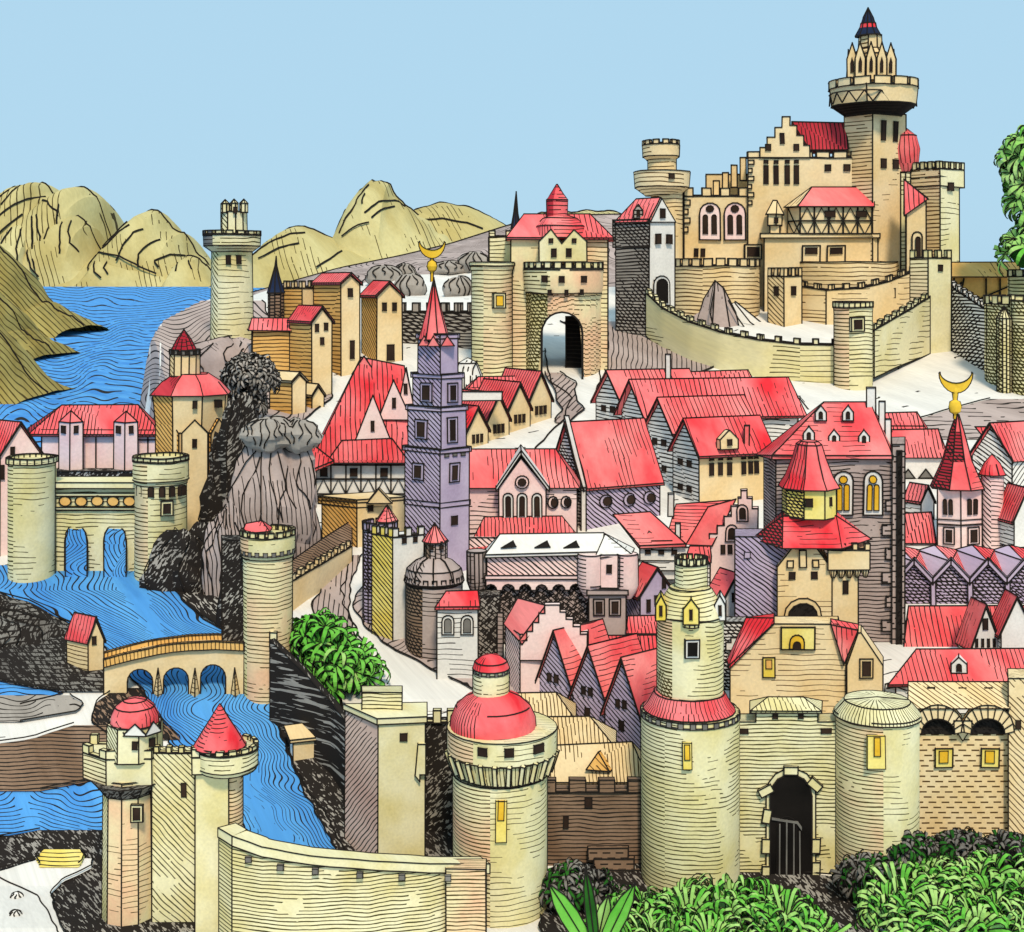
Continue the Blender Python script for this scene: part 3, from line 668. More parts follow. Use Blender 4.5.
# outer wall
def citywall(label, pts, px, mats=('khaki|l','khaki|h'), mer=(5.5,5,18), name='city_wall'):
    d = sum(p[1] for p in pts)/len(pts); t = T(name, label, 'wall', px, pts[len(pts)//2][3], d, group='outer town walls'); wallrun(t, 'wall', pts, 8, mats, mer); return t
citywall('long sweeping khaki wall with notched top between white gate tower and open round tower', [(646,322,293,336),(662,314,308,352),(690,304,322,368),(720,297,332,378),(760,291,340,386),(800,288,344,388),(840,286,345,389)], 740)
t = T('round_tower', 'open-topped khaki round tower on the outer wall below the castle', 'tower', 853, 385, 285)
w = t.m('wall', 'khaki|h', 'khakipink|H'); w.lathe(853, [(19,392),(19,312),(19.5,306)], 22); rm = t.m('rim', 'khaki'); rm.ring(853, 19.8, 302, 307, 22, 1.0, 3)
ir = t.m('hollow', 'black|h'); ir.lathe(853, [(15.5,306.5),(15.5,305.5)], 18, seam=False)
cwin(t, 853, 19, 857, 324, 8, 9, frame='khaki')
citywall('khaki wall climbing from open round tower to square wall tower', [(874,287,330,378),(900,297,315,366),(930,309,297,354)], 900)
t = T('square_tower', 'khaki square wall tower with battlements right of the castle curtain', 'tower', 930, 352, 309)
P = corner(910, 928, 951, .7); w = t.m('wall', 'khaki', 'khakipink|H'); w.prism(P, 362, 258); b = t.m('battlement', 'khaki'); b.merlons([P[3], P[0], P[1]], 250, 258, 5, 4); fwin(t, P[0], P[1], 12, 268, 4, 6)
citywall('dark ruled wall falling right from square wall tower to the edge bastion', [(950,312,286,350),(968,303,298,364),(988,294,311,378)], 970, ('white|X','white|X'), (5,5,13))
t = T('edge_bastion', 'pale round bastion with dark ruled stonework at the right end of the walls', 'tower', 1010, 392, 284)
w = t.m('wall', 'khaki|x', 'khaki|X', thr=-.3); w.lathe(1022, [(36,400),(36,304)], 24, 20); b = t.m('battlement', 'khaki'); b.ring(1022, 37, 296, 304, 18, .6, 5, 20)
w2 = t.m('turret', 'khaki|h', 'khaki|X', thr=-.4); w2.lathe(1004, [(7,392),(7,318),(0,306)], 12, -18); w3 = t.m('turret', 'khaki|h', 'khaki|X', thr=-.4); w3.lathe(1030, [(18,420),(18,300)], 16, -20)
t = T('wooden_gallery', 'tan timber gallery with flat roof behind the falling wall', 'gallery', 978, 305, 322)
w = t.m('wall', 'ochre'); w.box(944, 1016, 276, 340, 0, 30)
r = t.m('roof', 'ochre|v'); r.hull([t.h(940,277,-5),t.h(1020,277,-5),t.h(940,262,20),t.h(1020,262,20),t.h(940,277,38),t.h(1020,277,38)])
for x in (954, 964, 986, 1000): w.stroke([(x,278,-1),(x-(6 if x in (964,) else 0),306,-1)], 1)
w.stroke([(950,296,-1),(962,282,-1)], .9); w.stroke([(968,304,-1),(1010,286,-1)], .9)
t = T('yellow_wall_tower', 'khaki wall tower cropped by the right edge of the picture', 'tower', 1024, 340, 305)
w = t.m('wall', 'khaki|H'); w.lathe(1032, [(23,350),(23,276)], 18); b = t.m('battlement', 'khaki'); b.ring(1032, 23.5, 270, 276, 12, .6, 4)

# --- big town gate
t = T('town_gate', 'large khaki town gate with red roof, open arch and round bastion', 'gatehouse', 560, 373, 296)
w = t.m('wall', 'khakipink|h', 'khaki|X', thr=-.4); w.slab([(511,388),(511,238),(608,238),(608,388),(583,388),(583,330),(575,316),(562,312),(549,316),(542,330),(542,388)], 0, 46)
lt = t.m('round_tower', 'khakipink|h', 'khaki|H', thr=-.45); lt.lathe(492, [(20,388),(20,272),(22,266)], 22, -4); rm = t.m('rim', 'khaki', parent=lt); rm.lathe(492, [(22.5,266),(22.5,262.5)], 22, -4)
cwin(t, 492, 20, 499, 300, 7, 10, m='gold', frame='khaki', cy=-4)
gm = t.m('gate_front', 'khakipink|h', 'khaki|X', thr=-.5)   # swelling barbican
k = 14
for i in range(k):
    x0 = 526+75*i/k; x1 = 526+75*(i+1)/k; y0 = -34*math.sin(math.pi*i/k)**.6 if i else 0; y1 = -34*math.sin(math.pi*(i+1)/k)**.6 if i+1 < k else 0
    def bt(x): return 384 if abs(x-562) > 20.5 else 332-math.sqrt(max(0, 20.5**2-(x-562)**2))
    P_ = [t.h(x0, bt(x0), y0), t.h(x1, bt(x1), y1), t.h(x1, 292, y1), t.h(x0, 292, y0)]; Q_ = [t.h(x0, bt(x0), 2), t.h(x1, bt(x1), 2), t.h(x1, 292, 2), t.h(x0, 292, 2)]
    gm.hull(P_+Q_); 
gm.ink = 0; gm.noedge = True
gm.str.append(([t.h(541.5, 384, -26)]+[t.h(562+20.5*math.cos(math.pi*(1-i/10)), 332-20.5*math.sin(math.pi*i/10), -34*math.sin(math.pi*(562+20.5*math.cos(math.pi*(1-i/10))-526)/75)**.6-1) for i in range(11)]+[t.h(582.5, 384, -34)], 1.2))
pr = t.m('parapet', 'khakipink', 'khaki|H'); pr.lathe(563.5, [(38,293),(40,286),(40,270),(38,266)], 26, 2)
b = t.m('battlement', 'khaki'); b.ring(563.5, 39.5, 262.5, 268, 24, .66, 4, 2)
for x in (545, 562, 583): cwin(t, 563.5, 40, x, 279, 5, 6, cy=2)
for x in (550, 566, 581): cwin(t, 563.5, 38.5, x, 292, 3, 5, cy=2)
r = t.m('roof', 'red|v', 'red|V'); hiproof(t, r, 506, 614, 240, -5, 50, 524, 590, 214)
zz = t.m('pediment', 'khaki', 'khaki'); zz.slab([(539,262),(539,242),(551,230),(562,244),(574,230),(587,242),(587,262)], -19, 4)
dm = t.m('dome', 'rose|h', 'red|V'); dm.lathe(560, [(27,238),(25,226),(17,218),(8,215)], 20, 14)
tt = t.m('cap_turret', 'red|h', 'dkred|h'); tt.lathe(557, [(10,222),(10.5,199),(6,193),(0,183)], 16, 16)
for x in (554, 569): win(t, x, 253, 5, 8, Y=-19)
for x in (551, 574): win(t, x, 241, 4, 4, Y=-19)
bs = t.m('side_wall', 'khaki|h', 'khaki|H'); bs.prism([(489,30),(514,30),(514,60),(489,60)], 330, 236); bs.merlons([(489,30),(512,30)], 230, 236, 6, 4)
sp = t.m('spire', 'navy'); sp.lathe(516, [(5,228),(2.2,212),(0,190)], 8, 30)
# dark passage seen through the arch
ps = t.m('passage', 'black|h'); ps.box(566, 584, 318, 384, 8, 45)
# dark wall left of it
citywall('dark ruled town wall with grey band of merlons left of the town gate', [(398,318,312,370),(440,316,312,370),(476,312,312,372)], 440, ('grey|X','grey|X'), (7,9,15))
t = T('white_sentry_arch', 'small white ribbed vault at the foot of the town gate round tower', 'vault', 466, 384, 285)
w = t.m('vault', 'white'); w.lathe(468, [(14,392),(14,375),(9,363),(0,358)], 14)
for x in (-7, -2, 3): w.stroke([(468+x,388,-14),(468+x+2,368,-11),(468+x+6,360,-5)], .8)
# tan houses, left of the wall
def H_(label, *a, cat='house', name='house', px=None, d=None, group=None, **k):
    t = T(name, label, cat, px or a[0], a[1], d, group=group); f = house(t, *a, **k); return t, f
G1 = 'tan gabled houses below the grey slope'
t, f = H_('tall tan gabled house with red roof, single small window near its top', 341, 378, (360,12), (314,46), 284, 275, group=G1, side='ochre|H', d=292); fwin(t, (341,0), (360,12), 9, 293, 4.5, 8); fwin(t, (341,0),(360,12), 11, 350, 4, 18, name='door')
t, f = H_('tan gabled house with two windows, nearest the dark town wall', 377, 364, (402,14), (362,40), 296, 283, group=G1, side='ochre|D', d=301)
for x in (7, 17): fwin(t, (377,0), (402,14), x, 307, 4, 8)
fwin(t, (377,0), (402,14), 13, 353, 7, 16, name='door')
t, f = H_('lower tan gabled house with three windows in front of the tall gabled house', 312, 408, (332,12), (290,40), 322, 308, group=G1, side='ochre|H', d=276)
for x, y in ((5,328),(14,327),(10,341)): fwin(t, (312,0), (332,12), x, y, 3.5, 7)
t = T('long_house', 'long tan ruled house with low red roof beside the coastal tower', 'house', 272, 400, 284)
w = t.m('wall', 'ochre|H'); w.box(252, 296, 330, 420, 0, 30); r = t.m('roof', 'red|v'); r.hull([t.h(248,331,-4),t.h(298,331,-4),t.v(252,318,15),t.v(294,318,15),t.h(248,331,34),t.h(298,331,34)])
t = T('crenellated_block', 'tan crenellated block behind the long house', 'tower', 298, 330, 300)
P = corner(284, 302, 314, .8); w = t.m('wall', 'tan', 'ochre|H'); w.prism(P, 345, 288); b = t.m('battlement', 'tan'); b.merlons([P[3], P[0], P[1]], 281, 288, 4, 3.5)
t = T('spired_turret', 'small dark turret with needle spire near the coastal tower', 'turret', 276, 320, 300)
w = t.m('wall', 'brown|X'); w.lathe(276, [(7.5,335),(7.5,293)], 8); r = t.m('spire', 'navy'); r.lathe(276, [(8.5,293),(4,278),(1,266),(0,256)], 8)
t, f = H_('small tan gabled shed in front of the ruled long house', 312, 412, (324,8), (294,24), 396, 386, name='shed', cat='shed', side='ochre|H', roof='tan', d=268)
t, f = H_('tan shed with open gable beside the black tree', 292, 424, (306,8), (270,20), 382, 374, name='shed', cat='shed', side='ochre|H', roof='tan', d=264)
# coastal tower
t = T('coast_tower', 'khaki round watchtower with broken turret top beside the lake', 'tower', 232, 345, 316)
w = t.m('wall', 'khaki|l', 'khaki|D', thr=-.55); w.lathe(232, [(21.5,360),(20,250)], 24)
c = t.m('collar', 'khaki|h', 'soot|H', thr=-.5); c.lathe(232, [(20,252),(28,246),(28.5,234)], 24); b = t.m('battlement', 'khaki', 'soot', thr=-.4); b.ring(232, 28.5, 231, 235, 16, .6, 5)
u = t.m('turret', 'khaki', 'khaki|D', thr=-.3); u.lathe(234, [(13,236),(13,212)], 10); b2 = t.m('pinnacle', 'khaki', 'khaki|D', thr=-.3)
for x in (225, 234, 244): b2.lathe(x, [(4,213),(4,204),(0,200)], 6, -8)
cwin(t, 232, 20, 229, 260, 4, 8); cwin(t, 232, 20, 239, 260, 4, 8); cwin(t, 234, 13, 235, 211, 3, 6)
# ================================================================ the town
# --- lilac cathedral tower
t = T('church_tower', 'tall lilac stepped church tower with red spire and golden crescent', 'tower', 438, 600, 186)
for (x0, xc, x1, top, bot, nm) in ((405,440,469,450,640,'base_stage'),(408,441,466,408,450,'stage'),(413,441,462,375,408,'stage'),(418,440,458,335,375,'stage')):
    P = corner(x0, xc, x1, .8); w = t.m(nm, 'lilac', 'purple|D', thr=-.3); w.prism(P, bot, top)
    Q = corner(x0-2, xc, x1+2, .8)
    c = t.m('cornice', 'lilac', 'purple|h'); c.prism(Q, top+4, top-1)
    if nm == 'base_stage':
        c = t.m('cornice', 'lilac', 'purple|h'); c.prism(corner(x0-1, xc, x1+1, .8), 508, 503)
        fwin(t, P[0], P[1], 14, 474, 5, 14, frame='lilac', m='window'); fwin(t, P[0], P[1], 14, 522, 6, 9); fwin(t, P[3], P[0], 14, 474, 6, 12, frame='purple')
        for k in (6, 14, 22): fwin(t, P[0], P[1], k, 456, 4, 3, m='soot', name='dentil')
    elif bot > 400: fwin(t, P[0], P[1], 11, (top+bot)/2+2, 5, 20 if bot > 420 else 14, frame='lilac'); fwin(t, P[3], P[0], 14, (top+bot)/2+2, 7, 14, frame='purple')
sp = t.m('spire', 'rose', 'red|V', thr=-.25); sp.lathe(434, [(16,340),(9,316),(4,295),(0,278)], 8, 18, rot=.3)
zg = t.m('spire_gable', 'rose', 'red', ink=.7)
for x0 in (418, 427, 441): zg.slab([(x0,346),(x0+6,336),(x0+13,346)], -2 if x0 > 420 else 6, 14)
f = t.m('finial', 'gold', ink=0); f.lathe(432, [(1.2,282),(1.2,272),(4,270),(5,266),(4,262),(1.2,260),(1.2,254)], 16, 18)
def crescent(t, cx, top, bot, w, Y, part='crescent'):
    m = t.m(part, 'gold', ink=.6); o = []; r = w/2; cy = top+2
    for i in range(13): a = math.pi*i/12; o.append((cx-math.cos(a)*r, cy+math.sin(a)*(bot-top)))
    for i in range(13): a = math.pi*(1-i/12); o.append((cx-math.cos(a)*(r-1.2), cy-1+math.sin(a)*(bot-top)*.55))
    m.slab(o, Y-2, Y+2)
crescent(t, 432, 240, 256, 27, 18)
# --- cathedral nave, transept, apse
t = T('cathedral', 'pink cathedral with round-windowed gable front and long red roof beside the lilac tower', 'church', 520, 560, 197)
w = t.m('nave', 'pink|h', 'pink|D'); w.box(464, 577, 486, 590, 0, 60)
r = t.m('roof', 'rose|v'); r.hull([t.h(462,488,-4),t.h(580,488,-4),t.v(467,449,30),t.v(556,449,30),t.h(462,488,64),t.h(580,488,64)])
tr = t.m('transept', 'pink', 'pink|D'); tr.hull([t.h(x,y,Y) for x,y in ((499,560),(499,486),(521,456),(546,486),(546,560)) for Y in (-14,20)])
rr = t.m('transept_roof', 'white', 'white'); 
for a, b in ((496, 521), (549, 521)):
    rr.hull([t.h(a,489,-17),t.h(b,452,-17),t.h(a,485,-17),t.h(b,448,-17),t.h(a,489,20),t.h(b,452,28),t.h(a,485,20),t.h(b,448,28)])
o = t.m('round_window', 'pink', ink=.8); o.slab([(522+6.5*math.cos(i*.45),480+6.5*math.sin(i*.45)) for i in range(14)], -16, -13); o2 = t.m('pane', 'window', parent=o, ink=.4); o2.slab([(522+4*math.cos(i*.63),480+4*math.sin(i*.63)) for i in range(10)], -17, -14)
for x in (508, 522, 537): win(t, x, 504, 5, 20, Y=-14, ar=True, frame='white')
for x in (553, 566):
    o = t.m('round_window', 'pink'); o.slab([(x+5*math.cos(i*.6),502+6*math.sin(i*.6)) for i in range(11)], -2, 1); o2 = t.m('pane', 'window', parent=o, ink=.4); o2.slab([(x+1+3*math.cos(i*.7),502+4.4*math.sin(i*.7)) for i in range(9)], -3, 0)
t = T('cathedral_annex', 'red lean-to roofed annex at the foot of the pink cathedral', 'annex', 520, 570, 192)
w = t.m('wall', 'pink|D'); w.box(468, 578, 538, 600, 0, 20); r = t.m('roof', 'rose|V', 'red|D'); r.hull([t.h(466,552,-3),t.h(580,538,-3),t.v(484,517,22),t.v(562,516,22),t.h(466,556,-3),t.h(580,542,-3),t.h(472,552,24)])
# --- purple hall
t, f = H_('large purple hall with broad red roof, round windows and white gable edge', 585, 560, (550,50), (660,40), 486, 424, name='hall', cat='hall', wall='purple|D', side='white|X', roof='rose|v', d=203, o=.04, thr=-.75)
for x in (20, 43, 64): f = t.m('round_window', 'lilac', ink=.7); f.fslab((585,0), (660,40), [(x+6*math.cos(i*.5),503+6.5*math.sin(i*.5)) for i in range(12)], 1.2); g = t.m('pane', 'window', parent=f, ink=.4); g.fslab((585,0), (660,40), [(x+1+4*math.cos(i*.6),503+4.6*math.sin(i*.6)) for i in range(10)], 2)
w = t.m('gable_coping', 'white'); w.hull([t.h(x,y,Y) for x,y,Y in ((581,560,-2),(586,560,-4),(581,487,-2),(586,487,-4),(584,560,4),(584,487,4))]); w.hull([t.h(581,490,-2),t.h(586,490,-4),t.h(581,486,-2),t.h(586,484,-4),t.h(564,424,26),t.h(569,424,24),t.h(564,418,26),t.h(569,418,24)])
# --- striped white terrace stepping up the hill
G2 = 'striped white houses stepping up the hill'
LB = ['striped white terrace house nearest the tan windowed front', 'striped white terrace house second above the tan windowed front', 'striped white terrace house third up the hill with the longest roof', 'topmost striped white terrace house beside the gate road']
for i in range(4):
    x, y = 699-25.5*i, 503-19.5*i; L = (72, 82, 150, 78)[i]; apex = (420, 399, 381, 372)[i]; ev = (452, 430, 414, 402)[i]
    t, f = H_(LB[i], x, y+12, (x-26,46), (x+L,26), ev, apex, wall='tan' if i == 0 else 'white|h', side='white|k', roof='rose|v' if i % 2 else 'red|v', d=D(y)-2, o=.1, group=G2, th=2)
    for k in (8, 17): fwin(t, (x-26,46), (x,0), k, (ev+y)/2-12, 4, 6); fwin(t, (x-26,46), (x,0), k, (ev+y)/2+14, 4, 6)
    if i == 0:
        A, B = (x,0), (x+72,26)
        for k in (12, 21, 30, 44, 51, 57): fwin(t, A, B, k, 470, 4, 12); fwin(t, A, B, k, 459, 4, 4)
        gd = t.m('gablet', 'tan'); gd.fslab(A, B, [(18,450),(18,440),(26,432),(28,431),(36,440),(36,450)], 6); fwin(t, A, B, 27, 443, 4, 6, th=8)
        chimney(t, 747, 428, 450, 5, 20, 'rose')
    if i == 2: chimney(t, 668, 357, 385, 5, 40)
# long back roofs
t = T('long_house', 'white house with red roof and pointed niche at the end of the striped terrace', 'house', 780, 425, 268)
w = t.m('wall', 'white|h', 'white'); w.box(742, 800, 399, 440, 0, 30); r = t.m('roof', 'red|v'); r.hull([t.h(736,401,-4),t.h(794,400,-4),t.v(706,382,15),t.v(780,381,15),t.h(736,401,34),t.h(796,401,34)])
gg = t.m('gable_edge', 'white'); gg.slab([(796,430),(796,404),(800,399),(824,428),(824,440)], -1, 24); gable_dormer(t, 779, 430, 16, 18, -6, 'white')
t = T('red_roofed_house', 'low house with plain red roof directly under the sweeping wall', 'house', 715, 390, 279)
w = t.m('wall', 'white|h'); w.box(680, 748, 384, 400, 0, 26); r = t.m('roof', 'rose|v'); r.hull([t.h(676,386,-3),t.h(756,386,-3),t.v(680,372,13),t.v(748,370,13),t.h(676,386,30),t.h(756,386,30)])
t = T('red_roofed_house', 'low red lean-to house between the tan windowed front and the dark church', 'house', 775, 452, 236)
w = t.m('wall', 'white|h'); w.box(756, 800, 446, 470, 0, 26); r = t.m('roof', 'red|v'); r.hull([t.h(752,448,-3),t.h(806,448,-3),t.v(762,428,14),t.v(812,428,14),t.h(752,448,30),t.h(806,448,30)])
# --- tan sawtooth row
G3 = 'tan gabled houses below the town gate'
LB = ['tan row house nearest the lilac church tower, lowest of its row', 'tan row house second from the lilac church tower', 'tan row house third from the lilac church tower', 'smallest tan row house at the upper end beside the white gate road']
for i in range(4):
    x = 466+21*i; y = 450-9*i; apex = (408,395,384,373)[i]; ev = (432,421,410,401)[i]
    t, f = H_(LB[i], x, y+8, (x+22,26), (x-34,44), ev, apex, wall='tan', side='tan|D', roof='red|V', d=D(y)-i*.5, group=G3, o=.06)
    for k in (7, 11, 15): fwin(t, (x,0), (x+22,26), k, (ev+y)/2-1, 2, 8)
t = T('white_parapet', 'narrow white parapet wall standing between red roofs of the tan row', 'wall', 478, 402, 243); w = t.m('wall', 'white'); w.box(456, 502, 392, 401, 0, 6)
t = T('red_roofed_house', 'long red roofed house behind the tan row near the white ribbed vault', 'house', 500, 400, 262)
w = t.m('wall', 'white'); w.box(472, 534, 388, 410, 0, 26); r = t.m('roof', 'red|V'); r.hull([t.h(466,390,-3),t.h(536,390,-3),t.v(478,377,13),t.v(532,376,13),t.h(466,390,30),t.h(536,390,30)])
# --- big red roofed timber house
t = T('timber_hall', 'large half-timbered hall under a great hipped red roof with three pale gables', 'hall', 365, 505, 212)
w = t.m('wall', 'white'); w.box(316, 406, 462, 520, 0, 60)
for y in (465, 479, 494): w.stroke([(316,y,-1),(406,y,-1)], 1.0)
for i in range(7): w.stroke([(316+15*i,464,-1),(316+15*i,494,-1)], .9)
for i in range(6): w.stroke([(316+15*i,494,-1),(323.5+15*i,479,-1),(331+15*i,494,-1)], .8)
for i in range(0, 6, 2): win(t, 324+15*i, 472, 7, 8, Y=-.5)
r = t.m('roof', 'red|v', 'red|V', thr=-.2); r.hull([t.h(313,461,-4),t.h(412,461,-4),t.v(361,357,38),t.v(404,366,38),t.h(313,457,-4),t.h(412,457,-4),t.h(313,461,66),t.h(412,461,66)])
sk = t.m('lower_roof', 'red|v', 'dkred|X'); sk.hull([t.h(328,462,-10),t.h(408,462,-10),t.h(342,440,-2),t.h(392,438,-2),t.h(328,459,-10),t.h(408,459,-10),t.h(342,442,6),t.h(392,442,6)])
for (x0, xa, x1, top, bot, Y) in ((354,373,392,395,443,-2),(378,394,412,380,420,10),(398,406,414,368,406,18)):
    g = t.m('gable', 'pink', 'red|V', thr=-.3); g.hull([t.v(x0,bot,Y),t.v(x1,bot,Y),t.v(xa,top,Y),t.v(xa,top,Y+26),t.v(x1,bot,Y+20),t.v(x0,bot,Y+20)]); v = t.m('window', 'window', parent=g, ink=.4); v.hull([t.v(xa+a,y,Y+c) for a in (-1.6,1.6) for y in (bot-22,bot-12) for c in (-1,1)])
pk = t.m('peak', 'rose', 'red|d'); pk.hull([t.v(352,374,34),t.v(376,374,34),t.v(364,356,36),t.v(352,374,48),t.v(376,374,48)])
lo = t.m('porch_roof', 'red|v'); lo.hull([t.h(314,470,-12),t.h(334,462,-14),t.h(300,446,6),t.h(312,444,4),t.h(314,467,-12),t.h(334,459,-14)])
# tan tower house below
t = T('tan_tower', 'plain tan tower with hatched flank below the half-timbered hall', 'tower', 357, 580, 196)
P = corner(322, 357, 405, .7); w = t.m('wall', 'tan', 'ochre|D'); w.prism(P, 610, 503); b = t.m('cornice', 'tan', 'ochre|X'); b.prism(corner(318, 357, 408, .7), 508, 500); fwin(t, P[0], P[1], 13, 509, 5, 6)
w = t.m('gablet', 'tan'); w.slab([(367,503),(379,489),(392,503)], -2, 8)
t = T('crenellated_wall', 'tan wall with notched top stepping down to the river tower', 'wall', 325, 600, 184)
wallrun(t, 'wall', [(292,176,581,655),(318,181,566,640),(352,191,546,600)], 8, ('tan','tan'), (6,6,15))
w = t.m('walk', 'brown|D'); w.hull([Wp(292,560,182),Wp(326,536,190),Wp(352,520,198),Wp(292,582,178),Wp(352,548,193),Wp(352,560,198),Wp(292,590,182)])
# --- grey river tower
t = T('river_tower', 'tall khaki round tower standing on the river bank by the bridge', 'tower', 268, 712, 158)
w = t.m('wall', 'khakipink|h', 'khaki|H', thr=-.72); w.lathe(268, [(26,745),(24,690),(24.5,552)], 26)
c = t.m('parapet', 'khaki|l', 'khakipink|H', thr=-.5); c.lathe(268, [(25,556),(27,550),(27,534)], 26); b = t.m('battlement', 'khaki'); b.ring(268, 27, 529, 534, 18, .65, 4)
z = t.m('corbel', 'soot', ink=.4); z.ring(268, 27.2, 548, 552, 20, .5, 1.5)
r = t.m('roof', 'red|V'); r.hull([t.h(242,533,-6),t.h(270,530,-8),t.h(262,521,4),t.h(246,524,4),t.h(242,533,14),t.h(272,530,14)])
w2 = t.m('buttress', 'fleck|S'); w2.prism([(222,8),(246,2),(246,30),(222,30)], 650, 541)
dr = t.m('door', 'khaki'); dr.slab(rect(270, 277, 626, 640), -27, -22); 
t = T('river_wall', 'dark sloping wall running from river tower down towards the water', 'wall', 300, 700, 150)
wallrun(t, 'wall', [(270,153,640,725),(300,149.5,668,760),(330,146,700,800),(346,143,722,850)], 6, ('fleck|S','fleck|S'), None)
# --- bush tree comes later
# --- white square tower, purple flank
t = T('white_tower', 'white crenellated square tower with yellow hatched flank beside the town road', 'tower', 393, 638, 168)
P = corner(372, 393, 424, .8); w = t.m('wall', 'white', 'yellow|D', thr=-.2); w.prism(P, 650, 537); b = t.m('battlement', 'white', 'yellow', thr=-.2); b.merlons([P[3], P[0], P[1]], 529, 537, 6, 4)
for k in (11, 22): fwin(t, P[0], P[1], k, 541, 4, 5)
t = T('purple_turret', 'slim purple turret with small red cone behind the white square tower', 'turret', 374, 620, 174)
w = t.m('wall', 'purple|h', 'purple|X'); w.lathe(380, [(17,640),(17,527)], 14); b = t.m('battlement', 'lilac'); b.ring(380, 17.5, 521, 528, 12, .6, 3); r = t.m('roof', 'rose|h', 'red|h'); r.lathe(387, [(11,521),(4,511),(0,505)], 12)
# --- taupe domed tower
t = T('domed_tower', 'taupe round tower with ribbed dome, lantern and little red cone', 'tower', 434, 655, 167)
w = t.m('wall', 'taupe|h', 'brown|X', thr=-.4); w.lathe(434, [(28,680),(28,578)], 26)
dm = t.m('dome', 'taupe', 'taupe|D'); dm.lathe(434, [(30,580),(27,568),(18,560),(8,556)], 16)
for a in (-2.3, -1.6, -.9): dm.str.append(([t.h(434+r*math.cos(a), y, r*math.sin(a)-1) for r, y in ((30,578),(27,568),(18,559),(8,556))], 1))
b = t.m('battlement', 'taupe'); b.ring(434, 29, 575, 581, 20, .5, 3)
ln = t.m('lantern', 'taupe|h', 'brown|D'); ln.lathe(436, [(11,560),(11,540)], 12); r = t.m('cone_roof', 'rose', 'red|v'); r.lathe(435, [(13,541),(7,533),(0,523)], 10)
for x in (432, 441): cwin(t, 436, 11, x, 545, 3, 4)
# --- small white house with red roof on the road
t = T('gabled_house', 'small white house with two arched windows and red roof, beside the taupe domed tower', 'house', 458, 668, 160)
w = t.m('wall', 'white|l', 'white|H'); w.box(437, 478, 607, 685, 0, 26); r = t.m('roof', 'red|v'); r.hull([t.h(435,609,-3),t.h(480,609,-3),t.v(446,591,8),t.v(478,590,8),t.h(446,605,26),t.h(480,605,26),t.h(435,606,-3),t.h(480,606,-3)])
for x in (448, 467): win(t, x, 625, 7, 14, ar=True, frame='white', m='soot')
t = T('dark_house', 'dark hatched house wedged behind the small white house', 'house', 490, 665, 164)
w = t.m('wall', 'grey|Ds', 'fleck|S'); w.box(476, 500, 596, 690, 0, 24); s_ = t.m('pilaster', 'taupe|h'); s_.box(497, 503, 612, 690, -3, 8)
# --- white roofed pink hall on corbels
t = T('white_roofed_hall', 'long pink hall with white roof, corbel arches and two round turrets', 'hall', 560, 636, 167)
w = t.m('wall', 'pink|D', 'pink|D'); w.box(487, 582, 556, 578, 0, 34); c = t.m('cornice', 'pink'); c.box(485, 584, 575, 579, -3, 30)
cb = t.m('corbel_table', 'pink'); out = [(486,579),(584,579)]
for x in range(576, 490, -17): out += [(x+7,590)]+[(x+6*math.cos(a), 590-6*math.sin(a)) for a in (0,.5,1,1.57,2.1,2.6,3.14)]+[(x-7,590)]
cb.slab(out+[(486,590)], -2, 10)
w0 = t.m('undercroft', 'taupe|Ds'); w0.box(480, 590, 579, 700, 4, 34)
r = t.m('roof', 'white'); r.hull([t.h(485,557,-4),t.h(602,554,-4),t.v(500,534,16),t.v(604,533,16),t.h(485,557,36),t.h(606,554,36),t.h(485,554,-4),t.h(602,551,-4)])
for x in (508, 542, 571): d = t.m('dormer', 'ink'); d.hull([t.v(x-7,548,0),t.v(x+8,547,0),t.v(x+5,541,4),t.v(x,547,6)])
e = t.m('end_roof', 'white|l'); e.hull([t.h(594,556,-12),t.h(632,553,-6),t.v(605,534,12),t.h(634,553,24),t.h(594,556,24)])
for x, rr_ in ((590,12),(627,11)): tu = t.m('round_turret', 'pink', 'pink|H', thr=-.3); tu.lathe(x, [(4,598),(9,590),(rr_,584),(rr_,553)], 16, -4)
bb = t.m('bay', 'pink'); bb.box(600, 618, 553, 586, -10, 10); win(t, 609, 567, 5, 8, Y=-10)
gw = t.m('west_wing', 'taupe|h', 'taupe|H'); gw.lathe(477, [(7,590),(10,582),(10,552)], 14, 6)
tw = t.m('tower_base', 'taupe'); tw.box(589, 626, 590, 720, -12, 16); c = t.m('cornice', 'taupe'); c.box(587, 628, 587, 592, -14, 16); 
for x in (599, 615): win(t, x, 604, 6, 11, Y=-12, frame='taupe')
# --- pink stepped gable, low
t = T('stepped_house', 'pink house with stepped gable and hatched flank in front of the white-roofed hall', 'house', 545, 705, 156)
w = t.m('wall', 'pink', 'pink|D'); w.prism([(520,0),(588,6),(588,40),(506,36)], 720, 634)
g = t.m('stepped_gable', 'pink'); g.slab([(520,660),(520,640),(527,640),(527,631),(533,631),(533,622),(539,622),(539,613),(545,613),(545,605),(553,605),(560,605),(560,612),(566,612),(566,619),(573,619),(573,626),(580,626),(580,634),(587,634),(587,660)], -1.5, 8)
r = t.m('roof', 'rose'); r.hull([t.h(519,640,-2),t.h(546,606,2),t.v(504,624,34),t.v(518,598,40),t.h(522,644,-2),t.h(549,609,2)])
